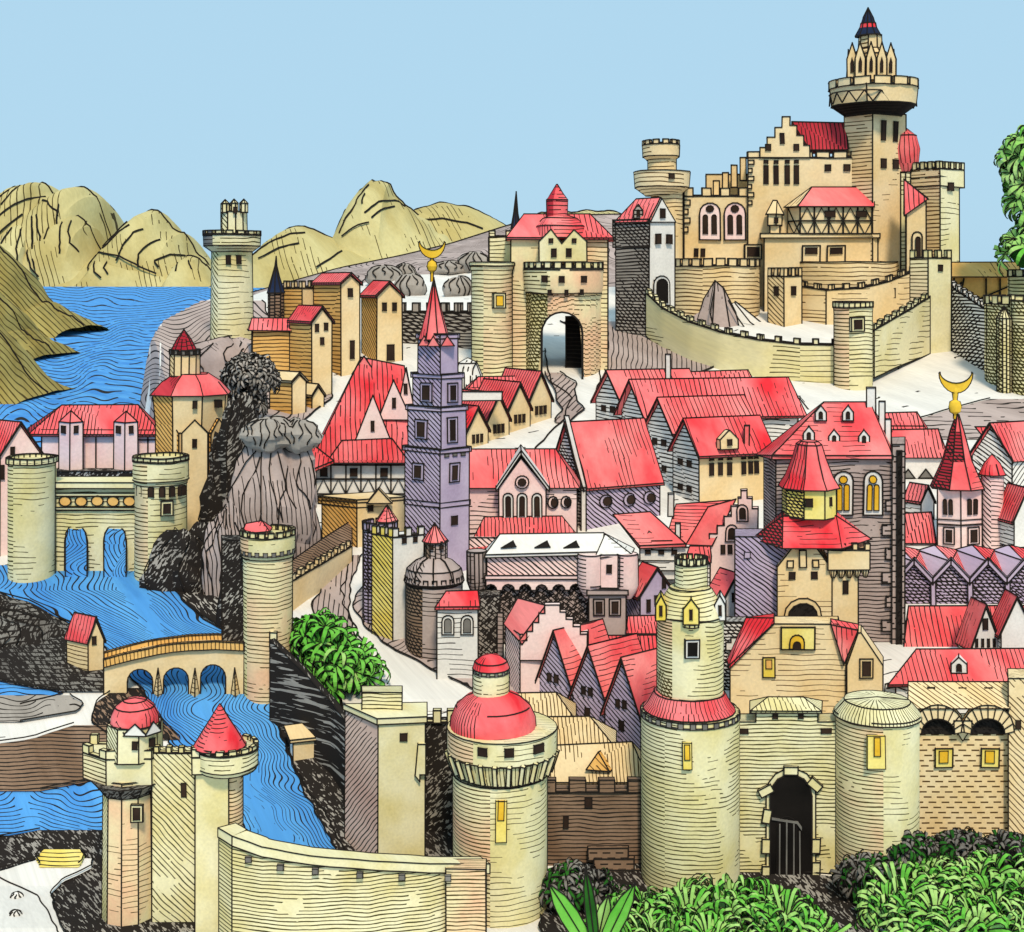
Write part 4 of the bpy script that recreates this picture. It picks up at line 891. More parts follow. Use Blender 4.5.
# --- pink stepped gable, upper
t = T('stepped_house', 'tall pink house with stepped gable and arched windows next to the tan windowed front', 'house', 730, 576, 184)
w = t.m('wall', 'pink', 'pink|h'); w.box(710, 757, 540, 600, 0, 40)
g = t.m('stepped_gable', 'pink'); g.slab([(709,600),(709,533),(717,533),(717,525),(724,525),(724,516),(731,516),(731,506),(738,506),(738,498),(741,498),(741,490),(747,490),(747,498),(752,498),(752,508),(758,508),(758,540),(757,600)], -2, 8)
r = t.m('roof', 'rose|h', 'red|h'); r.hull([t.h(664,547,-1),t.h(712,547,-1),t.v(676,504,34),t.v(730,500,34),t.h(672,547,50),t.h(712,547,50)])
r = t.m('front_roof', 'rose'); r.hull([t.h(686,544,-4),t.h(712,545,-4),t.h(708,508,8),t.h(736,500,8),t.h(712,545,3)])
for x, y in ((742,513),(731,533)): win(t, x, y, 6, 11, Y=-2, ar=True, frame='pink')
for x in (723, 730): win(t, x, 549, 4, 9, Y=-2)
for x in (678,): chimney(t, x, 522, 548, 5, -8)
chimney(t, 671, 497, 520, 6, 20)
# white house with red roof, dormer
t = T('gabled_house', 'low white house with three square windows under a red roof with open dormer', 'house', 665, 568, 182)
w = t.m('wall', 'white', 'white|h'); w.box(640, 690, 547, 580, 0, 26); w.box(652, 672, 541, 550, -1, 10); c = t.m('band', 'white|h'); c.box(638, 692, 560, 570, -3, 4)
for x in (648, 661, 674): win(t, x, 552, 5, 4)
r = t.m('roof', 'rose|l', 'red'); r.hull([t.h(640,548,-4),t.h(686,546,-4),t.v(613,514,22),t.v(650,512,22),t.h(640,545,-4),t.h(686,543,-4),t.h(648,540,26)])
dd = t.m('dormer', 'white', 'red'); dd.hull([t.v(640,540,6),t.v(668,540,4),t.v(648,528,10),t.v(652,536,14)]); dp = t.m('opening', 'soot', parent=dd, ink=.5); dp.hull([t.v(645,538,4),t.v(658,538,4),t.v(649,531,6),t.v(652,537,8)])
t = T('red_roofed_house', 'small house with ruled red roof tucked left of the tall stepped pink house', 'house', 700, 568, 178)
w = t.m('wall', 'white|h'); w.box(686, 710, 560, 590, 0, 20); r = t.m('roof', 'red|V', 'white'); r.hull([t.h(682,566,-3),t.h(711,562,-3),t.v(690,546,10),t.v(710,546,10),t.h(690,560,20),t.h(711,560,20)])
# lilac gable
t, f = H_('little lilac gabled house with red roof right of the grey tower', 640, 626, (674,10), (626,24), 596, 569, wall='lilac', side='purple|D', roof='red|v', d=167)
for x, y, hh in ((24,585,10),(8,606,12),(16,601,9)): fwin(t, (640,0), (674,10), x, y, 3.5, hh)
t, f = H_('small white gabled house with dark cross window and pink roof', 724, 632, (749,10), (708,26), 598, 575, wall='white', side='white|h', roof='rose|l', d=163); fwin(t, (724,0), (749,10), 12, 598, 9, 9)
gable_dormer(t, 719, 622, 11, 26, -6, 'white')
t = T('striped_house', 'white and black ruled low house beside the yellow dormered tower', 'house', 735, 668, 158); w = t.m('wall', 'white|X'); w.box(720, 752, 622, 690, 0, 20); d_ = t.m('stepped_top', 'white'); d_.slab([(726,650),(726,642),(731,642),(731,637),(741,637),(741,642),(746,642),(746,650)], -2, 3)
# --- purple sawtooth row front
G4 = 'purple gabled houses in the middle of the town'
LB = ['purple hatched gabled house nearest the tower with red skirt roof', 'purple hatched gabled house in the middle of the row of three', 'purple hatched gabled house at left end beside the pink stepped gable']
for i in range(3):
    x = 641-34*i; y = 755-16*i; apex = (659,647,632)[i]; ev = (716,703,690)[i]
    t, f = H_(LB[i], x, y+30, (x-36,26), (x+46,44), ev, apex, wall='purple|D', side='purple|D', roof='rose|l', d=(147.5,150.5,153.5)[i], group=G4, o=.07, thr=-2)
    for k in (13, 20): fwin(t, (x-36,26), (x,0), k, ev-8, 4, 8)
    fwin(t, (x-36,26), (x,0), 17, ev+14, 5, 10)
t = T('red_roofed_house', 'long house with ruled red ridge behind the purple gabled row', 'house', 610, 680, 160)
w = t.m('wall', 'white|h'); w.box(562, 660, 655, 700, 0, 26); r = t.m('roof', 'red|V'); r.hull([t.h(556,658,-3),t.h(662,658,-3),t.v(560,636,13),t.v(660,635,13),t.h(556,658,30),t.h(662,658,30)])
t = T('red_roofed_house', 'small red roofed house between grey tower base and yellow dormered tower', 'house', 644, 640, 164)
w = t.m('wall', 'white|h'); w.box(627, 662, 634, 660, 0, 26); r = t.m('roof', 'red|V'); r.hull([t.h(626,638,-3),t.h(664,638,-3),t.v(628,616,13),t.v(660,615,13),t.h(626,638,30),t.h(664,638,30)])
# --- dark church
t = T('dark_church', 'tall dark grey church with two golden windows and red roof with white dormers', 'church', 835, 690, 168)
w = t.m('wall', 'taupe|H', 'taupe|X', thr=-.3); w.prism([(776,0),(900,0),(900,60),(764,60)], 720, 457)
r = t.m('roof', 'rose|l', 'red|V', thr=-.3); r.hull([t.h(772,459,-4),t.h(893,459,-4),t.v(824,402,30),t.v(870,402,30),t.h(756,459,30),t.h(772,455,-4),t.h(893,455,-4),t.h(895,455,64),t.h(772,459,64)])
for x in (843, 873):
    f = t.m('window', 'white', ink=1, label='tall golden arched window'); f.slab(arch(x, 19, 471, 515), -1.5, 1); g = t.m('pane', 'gold', parent=f, ink=.6); g.slab(arch(x-3.5, 5, 484, 510), -3, 0); g.slab(arch(x+3.5, 5, 484, 510), -3, 0); g.slab([(x+4*math.cos(i*.7),479+4*math.sin(i*.7)) for i in range(9)], -3, 0)
for (x, y, Y) in ((821,420,14),(848,420,14),(809,440,5),(834,443,5),(864,443,5)): gable_dormer(t, x, y+2, 11, 15, Y, 'white')
q = t.m('quoins', 'taupe|b', 'taupe|b'); q.box(892, 905, 444, 720, -4, 60)
for i in range(9): q.box(886-4*(i%2), 892, 500+24*i, 511+24*i, -2, 2)
sg = t.m('corner_strip', 'black|s'); sg.box(897, 902, 450, 715, -5.5, -4)
for (x, tp) in ((871,390),(882,404),(888,422)): chimney(t, x, tp, tp+30, 6 if x > 875 else 9, 26)
# ================================================================ right edge of the town
t = T('minaret_church', 'pink church with dark red spire and golden crescent near the right edge', 'church', 958, 545, 196)
P = [(937,0),(961,-8),(982,0),(982,30),(937,30)]; w = t.m('wall', 'pink', 'pink'); w.prism(P, 570, 488)
for a, b in ((P[0],P[1]),(P[1],P[2])):
    for k in (8, 14): fwin(t, a, b, k, 506, 3.6, 15, ar=True)
    fwin(t, a, b, 12, 535, 6, 12, frame='pink')
w.stroke([(937,524,-.5),(961,524,-8.5),(982,524,-.5)], 1); w.stroke([(937,519,-.5),(961,519,-8.5),(982,519,-.5)], .7)
sp = t.m('spire', 'rose|l', 'dkred|X', thr=-.2); sp.lathe(957, [(27,489),(15,462),(7,432),(1.5,416)], 8, 12, rot=.2)
f = t.m('finial', 'gold', ink=0); f.lathe(955, [(1.6,420),(1.6,415),(5,413),(6.2,408),(5,403),(1.8,401),(3,392),(1.6,388)], 16, 12); crescent(t, 956, 372, 392, 34, 12)
sd_ = t.m('side_turret', 'pink|h', 'pink|D'); sd_.lathe(992, [(11,570),(11,474)], 16, 4); r = t.m('turret_roof', 'rose', 'red|v'); r.lathe(992, [(13,475),(8,464),(0,455)], 14, 4)
t, f = H_('large house with hatched gable and long red roof behind the pink church', 972, 500, (1012,-16), (1040,40), 455, 425, wall='white|e', side='white|D', roof='rose|v', d=212, nowall=True)
t = T('red_roofed_house', 'house with long ruled red roof at the right edge above the pink church', 'house', 1010, 470, 222)
w = t.m('wall', 'white|h'); w.box(985, 1060, 450, 490, 0, 26); r = t.m('roof', 'red|v'); r.hull([t.h(996,452,-3),t.h(1070,452,-3),t.v(975,427,13),t.v(1060,426,13),t.h(996,452,30),t.h(1070,452,30)])
t = T('red_roofed_house', 'small red roofed house directly right of the dark church chimneys', 'house', 905, 436, 250)
w = t.m('wall', 'white'); w.box(888, 924, 426, 445, 0, 20); r = t.m('roof', 'red|V'); r.hull([t.h(886,430,-3),t.h(927,430,-3),t.v(884,413,10),t.v(917,412,10),t.h(886,430,22),t.h(927,430,22)])
t = T('white_house', 'white house with two black triangular dormers under a ruled red roof', 'house', 915, 495, 226)
w = t.m('wall', 'white'); w.box(890, 944, 454, 500, 0, 26); r = t.m('roof', 'red|V'); r.hull([t.h(888,458,-3),t.h(948,458,-3),t.v(890,430,13),t.v(938,429,13),t.h(888,458,30),t.h(948,458,30)])
for x in (908, 926): d_ = t.m('dormer', 'soot'); d_.hull([t.h(x-7,478,-1),t.h(x+7,478,-1),t.h(x,469,-1),t.h(x-7,478,2),t.h(x+7,478,2)])
s2 = t.m('lower_roof', 'white'); s2.hull([t.h(890,492,-8),t.h(940,492,-8),t.h(890,479,0),t.h(944,479,0),t.h(890,492,2),t.h(940,492,2)])
t, f = H_('little white gabled house between dark church and pink church', 921, 520, (934,6), (904,16), 502, 487, wall='white', side='white|h', roof='red|V', d=206)
t = T('red_roofed_house', 'low house with deep red ruled roof in front of the little white gabled house', 'house', 918, 545, 197)
w = t.m('wall', 'white|h'); w.box(900, 934, 538, 560, 0, 20); r = t.m('roof', 'red|V'); r.hull([t.h(900,543,-3),t.h(936,543,-3),t.v(905,513,10),t.v(932,512,10),t.h(900,543,22),t.h(936,543,22)])
t, f = H_('house with red roof and white gable at right edge beside pink church turret', 1014, 548, (1040,8), (996,30), 520, 490, wall='white', side='white|h', roof='red|V', d=192)
G5 = 'purple stone arcaded gables at the right edge'
LB = ['purple ruled gable house directly right of the dark church corner', 'purple ruled gable house second right of the dark church corner', 'purple ruled gable house below the pink church turret', 'purple ruled gable house cropped by the right edge']
for i in range(4):
    x = 896+37*i
    t = T('arcade_house', LB[i], 'house', x+18, 606, 178, group=G5)
    w = t.m('wall', 'purple|X', 'purple|X'); w.hull([t.h(a,b,Y) for a, b in ((x,620),(x,582),(x+18,563),(x+37,582),(x+37,620)) for Y in (0,24)])
    c = t.m('gable_coping', 'lilac'); 
    for s_ in (0, 37): c.hull([t.h(x+s_,584,-3),t.h(x+18,564,-3),t.h(x+s_,578,-3),t.h(x+18,558,-3),t.h(x+s_,584,4),t.h(x+18,564,4),t.h(x+s_,578,4),t.h(x+18,558,4)])
    c2 = t.m('pier', 'lilac'); c2.box(x-2, x+3, 582, 620, -3, 4)
    r = t.m('roof', 'red|V', 'lilac', thr=-.1)
    for s_ in (-1, 38): r.hull([t.h(x+s_,584,3),t.h(x+18,562,3),t.v(x+s_-14,550,26),t.v(x+2,545,26),t.h(x+s_,587,3),t.h(x+18,565,3)])
t = T('red_roofed_house', 'long house with broad ruled red roof below the purple arcaded gables', 'house', 960, 662, 166.5)
w = t.m('wall', 'white|h'); w.box(906, 1060, 652, 690, 0, 40); r = t.m('roof', 'rose|v', 'rose|v'); r.hull([t.h(902,662,-4),t.h(1064,662,-4),t.v(908,606,20),t.v(1060,605,20),t.h(902,662,44),t.h(1064,662,44)])
t, f = H_('white gabled house with one tall window in front of the broad red roof', 972, 660, (1000,3), (958,30), 645, 606, wall='white', side='white|h', roof='red|v', d=160.5); fwin(t, (972,0), (1000,3), 13, 624, 5, 11)
for k in (4, 10, 16, 22): fwin(t, (972,0), (1000,3), k, 643, 2, 8)
t, f = H_('white gabled house cropped by the right edge in front of the broad red roof', 1001, 660, (1034,3), (990,30), 633, 598, wall='white', side='white|h', roof='red|v', d=159.8)
t = T('red_roofed_house', 'house with rose roof and one white dormer behind the tan arcaded wall', 'house', 960, 700, 152)
w = t.m('wall', 'white|h'); w.box(896, 1060, 685, 730, 0, 40); r = t.m('roof', 'rose|v', 'rose'); r.hull([t.h(888,686,-4),t.h(1064,684,-4),t.v(916,649,20),t.v(1060,648,20),t.h(900,686,44),t.h(1064,684,44),t.h(888,684,-4),t.h(1064,682,-4)])
gable_dormer(t, 959, 674, 16, 16, 3, 'white')
t = T('white_vault', 'little white barrel vault roof in the gap beside the tan gabled annex', 'vault', 895, 690, 152.5)
w = t.m('vault', 'white'); w.hull([t.h(885,684,0),t.h(884,694,0),t.h(908,692,-4),t.h(906,685,-2),t.h(896,681,0),t.h(886,690,12),t.h(908,690,12)]); w.stroke([(886,688,-2),(897,686,-4),(907,689,-6)], .8)

# ================================================================ the front towers and gates
# --- tall tower with octagonal drum behind the gate
t = T('spired_tower', 'tan gate tower with yellow drum, red skirt roof and curved red spire', 'tower', 810, 640, 160)
w = t.m('flank', 'purple|D', 'purple|D'); w.box(735, 790, 538, 660, 6, 50); fwin(t, (735,6), (790,6), 12, 556, 6, 6, m='lilac')
w = t.m('wall', 'tan|l', 'tan|h'); w.slab([(777,660),(777,566),(797,541),(812,541),(832,568),(832,660)], -6, 30)
c = t.m('gate_frame', 'tan'); c.slab(arch(803, 38, 596, 622), -8.5, -4); c = t.m('gate_arch', 'black|s'); c.slab(arch(803, 30, 601, 620), -10, -6); 
b = t.m('ledge', 'tan'); b.box(777, 834, 618, 625, -11, -2)
for x, tp, bt, ww in ((790,559,566,6),(803,549,566,7),(816,559,566,6)): k = t.m('merlon_outline', 'tan'); k.slab(rect(x-ww/2, x+ww/2, tp, bt), -8, -5)
for x in (792, 814): win(t, x, 574, 6, 7, Y=-6)
tu = t.m('side_turret', 'tan', 'tan|h'); tu.box(830, 858, 570, 640, -4, 24); pp = t.m('turret_parapet', 'tan'); pp.box(828, 870, 548, 568, -10, 26); m_ = t.m('battlement', 'tan'); m_.merlons([(828,-10),(870,-10)], 542, 548, 5, 6)
for i in range(5): cb = t.m('corbel', 'tan', ink=.6); cb.lathe(833+8*i, [(1.5,576),(3.5,571),(3.8,568)], 8, -6, seam=False)
win(t, 845, 586, 5, 13, Y=-4)
r = t.m('skirt_roof', 'red|l', 'dkred|X', thr=-.2); r.hull([t.h(752,541,14),t.h(782,546,-14),t.h(842,546,-14),t.h(872,541,8),t.h(860,541,44),t.h(760,541,44),t.h(783,516,2),t.h(836,516,2),t.h(836,516,28),t.h(783,516,28)])
d_ = t.m('drum', 'yellow', 'yellow|X', thr=-.5); d_.lathe(809, [(27,518),(27,488)], 8, 14, rot=math.pi/8)
for a, b in (((799,-12),(819,-12)),): fwin(t, a, b, 10, 501, 7, 8); 
win(t, 829, 501, 5, 8, Y=-4)
s_ = t.m('spire', 'rose', 'red|V', thr=-.3); s_.lathe(809, [(31,489),(24,478),(17,460),(13,446),(9,443)], 8, 14, rot=math.pi/8)
# --- tan building in front of it
t = T('tan_gatehouse', 'broad tan gatehouse front with golden balcony niche and two red side roofs', 'gatehouse', 800, 715, 153)
w = t.m('wall', 'tan|l', 'tan|h'); w.slab([(730,730),(730,668),(774,624),(838,624),(846,660),(846,730)], 0, 30)
r = t.m('roof', 'red|v'); r.hull([t.h(729,669,-2),t.h(774,623,-2),t.h(727,665,16),t.h(746,625,30),t.h(774,619,4),t.h(729,665,-2),t.h(774,621,30)])
r = t.m('roof', 'rose|v'); r.hull([t.h(831,624,-2),t.h(858,630,-2),t.h(844,664,-4),t.h(831,620,6),t.h(858,626,6)])
t2 = t.m('side_gable', 'tan'); t2.slab([(847,730),(847,664),(858,632),(861,632),(883,664),(883,730)], -5, 26); fwin(t, (860,-5), (872,-5), 6, 667, 8, 14, frame='tan')
n = t.m('niche', 'yellow', ink=1, label='golden niche with dark arch'); n.slab(rect(781, 815, 627, 649), -2.5, 1); a_ = t.m('niche_arch', 'gold', parent=n); a_.slab(arch(797, 15, 634, 648), -4, -1); a2 = t.m('recess', 'window', parent=n, ink=.4); a2.slab(arch(797, 8, 640, 648), -5.5, -3)
f = t.m('door', 'yellow'); f.slab(rect(763, 775, 657, 677), -2, 1); p = t.m('pane', 'ochre', parent=f, ink=.5); p.slab(rect(766, 772, 659, 668), -3, 0)
# --- dormered tower with red skirt
t = T('skirted_tower', 'khaki round tower in tiers with red skirt roof and small yellow dormers', 'tower', 690, 885, 134)
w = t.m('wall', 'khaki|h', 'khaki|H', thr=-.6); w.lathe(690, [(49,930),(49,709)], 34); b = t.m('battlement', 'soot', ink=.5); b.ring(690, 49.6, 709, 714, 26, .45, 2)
r = t.m('skirt_roof', 'red|v', 'red|V'); r.lathe(689, [(46,708),(41,702),(35,691)], 24)
u = t.m('upper_drum', 'khaki|h', 'khakipink|X', thr=-.7); u.lathe(690, [(33,700),(33,614)], 28)
sh = t.m('shoulder', 'khaki|h'); sh.lathe(690, [(33,614),(29,600),(20,587)], 26); dr = t.m('drum', 'khaki|h', 'khaki|H', thr=-.5); dr.lathe(691, [(16,590),(16,562)], 20); b = t.m('battlement', 'khaki'); b.ring(691, 16.5, 557, 563, 14, .6, 3)
for x, w_, Y in ((691,16,-36),(661,11,-20),(720,11,-20)):
    d_ = t.m('dormer', 'yellow' if x < 715 else 'white', ink=.9); d_.slab([(x-w_/2,616),(x-w_/2,601),(x,591),(x+w_/2,601),(x+w_/2,616)], Y, Y+22); v = t.m('window', 'window', parent=d_, ink=.4); v.slab(rect(x-1.4, x+1.4, 601, 611), Y-1, Y+1)
bk = t.m('bracket', 'khaki'); bk.lathe(691, [(3,622),(8,619),(8,616)], 10, -30, seam=False)
cwin(t, 690, 33, 692, 640, 9, 13, frame='white', m='black')
f = cwin(t, 690, 49, 687, 739, 9, 26, m='yellow'); p = cwin(t, 690, 49.8, 687, 735, 5, 15, m='gold', parent=f, name='pane')
# --- gate wall
t = T('gate_wall', 'khaki gate wall with low hipped roof and tall black arched doorway', 'wall', 786, 893, 134)
w = t.m('wall', 'khaki|H', 'khaki|H'); w.slab([(736,930),(736,722),(756,722),(756,712),(818,712),(818,722),(838,722),(838,930)], 0, 26)
r = t.m('roof', 'khaki|v', 'khaki'); hiproof(t, r, 750, 822, 712, -4, 30, 768, 803, 697)
for x in (775, 801): win(t, x, 716, 5, 5); 
for x in (743, 826): win(t, x, 731, 10, 5)
st = t.m('door_surround', 'khaki'); st.slab(arch(791, 50, 768, 892), -1.5, 1)
for (x, y, a) in ((766,790,.5),(791,770,0),(815,784,-.7),(767,815,1.4),(766,845,1.55),(766,872,1.55),(816,845,1.55),(816,868,1.55)):
    c, s_ = math.cos(a), math.sin(a); q = t.m('voussoir', 'khaki'); q.slab([(x+dx*c-dy*s_, y-(dx*s_+dy*c)) for dx, dy in ((-7,-4),(7,-4),(7,4),(-7,4))], -4, 0)
d_ = t.m('door', 'black', ink=1, label='tall black arched door'); d_.slab(arch(791, 42, 774, 892), -3, 0); 
lf = t.m('door_leaf', 'black', parent=d_, ink=.3); lf.slab(arch(787, 20, 815, 890), -4, -2)
for x, y in ((780,822),(787,818),(794,822),(800,830)): q = t.m('strap', 'soot', parent=d_, ink=0); q.slab(rect(x-.7, x+.7, y, 890), -5, -3)
q = t.m('strap', 'soot', parent=d_, ink=0); q.slab([(772,818),(772,816),(798,820),(802,826),(802,829),(797,822)], -5, -3)
# --- right round tower
t = T('flat_roofed_tower', 'khaki round tower with low conical stone roof right of the black gate door', 'tower', 877, 890, 134)
w = t.m('wall', 'khaki|l', 'khakipink|H', thr=-.1); w.lathe(877, [(41,930),(41,712)], 30); r = t.m('roof', 'khaki|V'); r.lathe(877, [(43,714),(42,711),(32,700),(0,697)], 26)
f = cwin(t, 877, 41, 876, 738, 18, 32, m='yellow', frame=None); p = cwin(t, 877, 42.3, 877, 732, 6, 18, m='gold', parent=f, name='pane')
# --- brick arcade wall
t = T('brick_wall', 'tan brick wall with round corbel arches and two golden windows', 'wall', 962, 860, 137)
w = t.m('wall', 'tan|b', 'tan|b'); w.box(916, 1009, 722, 930, 0, 26)
w2 = t.m('end_pier', 'tan|d', 'tan|d'); w2.box(1008, 1060, 676, 930, -8, 26); win(t, 1018, 722, 5, 9, Y=-8)
sl = t.m('coping_roof', 'tan|d', 'tan|d'); sl.hull([t.h(908,706,-10),t.h(1010,706,-10),t.h(908,686,14),t.h(1010,686,14),t.h(908,710,14),t.h(1010,710,14)])
for cx_, r1 in ((938,34),(988,34)):
    o = []
    for i in range(13): a = math.pi*(1-i/12); o.append((cx_+math.cos(a)*r1*.78, 729-math.sin(a)*27))
    for i in range(13): a = math.pi*i/12; o.append((cx_+math.cos(a)*r1*.5, 731-math.sin(a)*15))
    ar_ = t.m('corbel_arch', 'tan'); ar_.slab(o, -9, 0)
    for i in range(1, 10): a = math.pi*i/10; ar_.stroke([(cx_+math.cos(a)*r1*.5, 731-math.sin(a)*15, -9.5),(cx_+math.cos(a)*r1*.78, 729-math.sin(a)*27, -9.5)], .7)
    rc = t.m('recess', 'black|s', ink=.5); rc.slab(arch(cx_, 33, 717, 728), -2, 1)
cs = t.m('corbel', 'tan'); cs.hull([t.h(954,724,-9),t.h(972,724,-9),t.h(963,740,-2),t.h(954,724,1),t.h(972,724,1),t.h(954,718,-9),t.h(972,718,-9)])
for x in (944, 990): f = t.m('window', 'yellow', ink=.9); f.slab(rect(x-9, x+9, 748, 767), -2, 1); p = t.m('pane', 'gold', parent=f, ink=.5); p.slab(rect(x-5, x+4, 750, 762), -3, 0)
for x in (931, 962, 988): win(t, x, 692, 7, 4, Y=9)
# --- brown wall and tan roofs
t = T('brown_wall', 'brown ruled wall with notched parapet between red-domed tower and red-skirted tower', 'wall', 600, 880, 135)
w = t.m('wall', 'brown|H', 'brown|H'); w.box(540, 644, 792, 930, 0, 20); b = t.m('battlement', 'brown|h'); b.merlons([(540,-1),(644,-1)], 780, 792, 16, 10, 8)
for y, x in ((846,628),(856,634),(866,640)): k = t.m('step', 'brown|b'); k.box(x-40, x, y, y+12, -6-(y-846)*.2, 0)
win(t, 588, 802, 7, 10); win(t, 566, 822, 5, 12)
t = T('tiled_shed', 'long tan plank-roofed shed behind the brown notched wall', 'shed', 600, 790, 139)
w = t.m('wall', 'brown|X'); w.box(546, 646, 772, 830, 0, 24); r = t.m('roof', 'tan|V', 'tan|V'); r.hull([t.h(548,779,-10),t.h(650,779,-10),t.v(552,745,8),t.v(632,742,8),t.h(548,782,-10),t.h(650,782,-10),t.h(548,770,26),t.h(650,770,26)])
ga = t.m('gablet', 'ochre|d'); ga.hull([t.v(586,770,-9),t.v(610,772,-9),t.v(598,752,-2),t.v(602,750,8),t.v(616,766,4)])
t = T('tiled_shed', 'tan plank-roofed shed nearest the purple gabled row', 'shed', 570, 760, 145)
w = t.m('wall', 'ochre|D'); w.box(522, 606, 742, 800, 0, 24); r = t.m('roof', 'tan|V', 'tan|V'); r.hull([t.h(516,746,-6),t.h(616,746,-6),t.v(520,717,10),t.v(590,716,10),t.h(516,749,-6),t.h(616,749,-6),t.h(516,740,28),t.h(616,740,28)])
t = T('tiled_shed', 'highest tan plank-roofed shed below the pink stepped house', 'shed', 535, 730, 150)
w = t.m('wall', 'ochre|D'); w.box(512, 572, 716, 780, 0, 24); r = t.m('roof', 'tan|V', 'tan|V'); r.hull([t.h(504,719,-6),t.h(576,719,-6),t.v(510,693,10),t.v(556,692,10),t.h(504,722,-6),t.h(576,722,-6),t.h(504,712,28),t.h(576,712,28)])
# --- red domed round tower
t = T('red_domed_tower', 'khaki round tower with big red dome and small domed lantern', 'tower', 500, 960, 129)
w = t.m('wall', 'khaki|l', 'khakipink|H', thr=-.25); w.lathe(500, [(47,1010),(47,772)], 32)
c = t.m('corbel_ring', 'khaki|V', 'khaki|V'); c.lathe(502, [(47,770),(54,748)], 28); 
for i in range(12): 
    a = math.pi*(1.04+.92*i/11); b = t.m('corbel', 'khaki'); b.tube([t.h(502+48.5*math.cos(a), 768, 48.5*math.sin(a)), t.h(502+56*math.cos(a), 748, 56*math.sin(a))], 3, 0, 4)
p = t.m('parapet', 'khaki|l', 'khakipink|H', thr=-.5); p.lathe(502, [(55,749),(55,726)], 30); 
for x in (483, 509, 538): cwin(t, 502, 55, x, 734, 9, 8, frame=None, m='window')
d_ = t.m('dome', 'red', 'red|V', thr=-.3); d_.lathe(493, [(43,727),(42,716),(37,705),(27,696),(14,691),(8,690)], 26)
ln = t.m('lantern', 'khaki|h', 'khaki|H'); ln.lathe(491, [(18,694),(18,668)], 18); b = t.m('battlement', 'soot', ink=.4); b.ring(491, 18.4, 668, 671.5, 14, .4, 1.5); ld = t.m('lantern_dome', 'red', 'red|V'); ld.lathe(491, [(18.5,668),(16,661),(9,656),(0,654)], 18)
f = cwin(t, 500, 47, 501, 803, 11, 40, m='yellow'); pn = cwin(t, 500, 47.8, 501, 792, 6, 18, m='gold', parent=f, name='pane')
# --- square tower left
t = T('square_tower', 'khaki square tower with pinkish hatched flank beside the river', 'tower', 390, 862, 134)
w = t.m('wall', 'khaki', 'blush|e', thr=-.3); w.prism([(378,0),(425,6),(425,50),(345,44)], 900, 722)
l_ = t.m('coping', 'khaki'); l_.prism([(377,-2),(427,5),(427,52),(343,45)], 724, 718)
bk = t.m('attic', 'khaki|H'); bk.box(362, 402, 700, 720, 26, 46); win(t, 404, 738, 7, 8, Y=3); d_ = t.m('buttress', 'khaki'); d_.slab([(418,745),(426,745),(426,775),(420,775),(420,782),(415,776)], 1, 8)
t = T('dark_wall', 'dark scribbled wall with pale merlons between square tower and red-domed tower', 'wall', 430, 862, 139)
w = t.m('wall', 'fleck|S', 'fleck|S'); w.box(416, 466, 722, 900, 0, 14); b = t.m('battlement', 'khaki'); b.merlons([(404,-2),(470,-2)], 710, 722, 8, 6, 6)
# --- curved wall in the foreground
t = T('front_wall', 'sweeping khaki front wall with broad pale coping curving to red-domed tower', 'wall', 350, 960, 119)
wallrun(t, 'wall', [(219,121.5,836,1010),(232,119.5,845,1010),(262,118.5,856,1010),(310,118.2,864,1010),(370,118.6,869,1010),(430,120,872,1010),(486,123,873,1010)], 14, ('khaki|H','khaki|H'))
wallrun(t, 'coping', [(218,121.3,828,837),(232,119.3,836,846),(262,118.3,847,857),(310,118,856,865),(370,118.4,861,870),(430,119.8,864,873),(490,122.8,864,874)], 20, ('khaki','khaki'))
for x, y, d0 in ((248,860,118.7),(280,868,118.1),(315,872,117.9),(360,876,118.2),(402,878,118.9),(448,879,120)): m_ = t.m('loophole', 'soot', ink=.4); q = Wp(x, y, d0-.15); k = d0/F; m_.hull([q+Vector((a*k*3, b*k*2+k*2, c*k*2.6)) for a in (-1,1) for b in (-1,1) for c in (-1,1)])
w = t.m('end_pier', 'khakipink|H', 'khakipink|H'); w.box(446, 486, 876, 1010, 16, 40)
# --- left pair of towers
t = T('domed_gate_tower', 'khaki tower with zigzag drum and small red dome at left front', 'tower', 135, 930, 127)
w = t.m('shaft', 'khakipink|l', 'khaki|D', thr=-.45); w.lathe(129, [(27,985),(25,775)], 10, rot=.3); win(t, 137, 803, 7, 12, Y=-27, frame='khaki')
p = t.m('parapet', 'khaki', 'khakipink|H', thr=-.3); p.prism([(83,0),(106,-22),(152,-20),(158,-8),(150,26),(90,26)], 778, 752); b = t.m('battlement', 'khaki', 'khaki'); b.merlons([(83,0),(106,-22),(152,-20),(158,-8)], 744, 752, 10, 8, 5); b.merlons([(90,22),(150,22)], 742, 752, 8, 6, 5)
c = t.m('corbel_band', 'soot|s'); c.lathe(129, [(26,790),(36,778)], 10, rot=.3)
d_ = t.m('drum', 'khaki', 'khaki|D', thr=-.3); d_.lathe(135, [(27,756),(27,722)], 8, rot=math.pi/8)
zz = t.m('zigzag_eave', 'white', ink=.9)
for i in range(8): a = math.pi/8+i*math.pi/4; A = [(135+28*math.cos(a), 726, 28*math.sin(a)), (135+28*math.cos(a+math.pi/4), 726, 28*math.sin(a+math.pi/4))]; M_ = [(A[0][k]+A[1][k])/2 for k in range(3)]; zz.hull([t.h(*A[0]), t.h(*A[1]), t.h(M_[0], 716, M_[2]), t.h(A[0][0], 728, A[0][2]), t.h(A[1][0], 728, A[1][2]), t.h(M_[0], 720, M_[2]), t.h(135+24*math.cos(a+.39), 718, 24*math.sin(a+.39))])
r = t.m('dome', 'red|v', 'red|V'); r.lathe(135, [(24,722),(23,714),(19,706),(11,700),(0,698)], 16)
for x in (135, 152): win(t, x, 737, 5, 8, Y=-26 if x < 140 else -16)
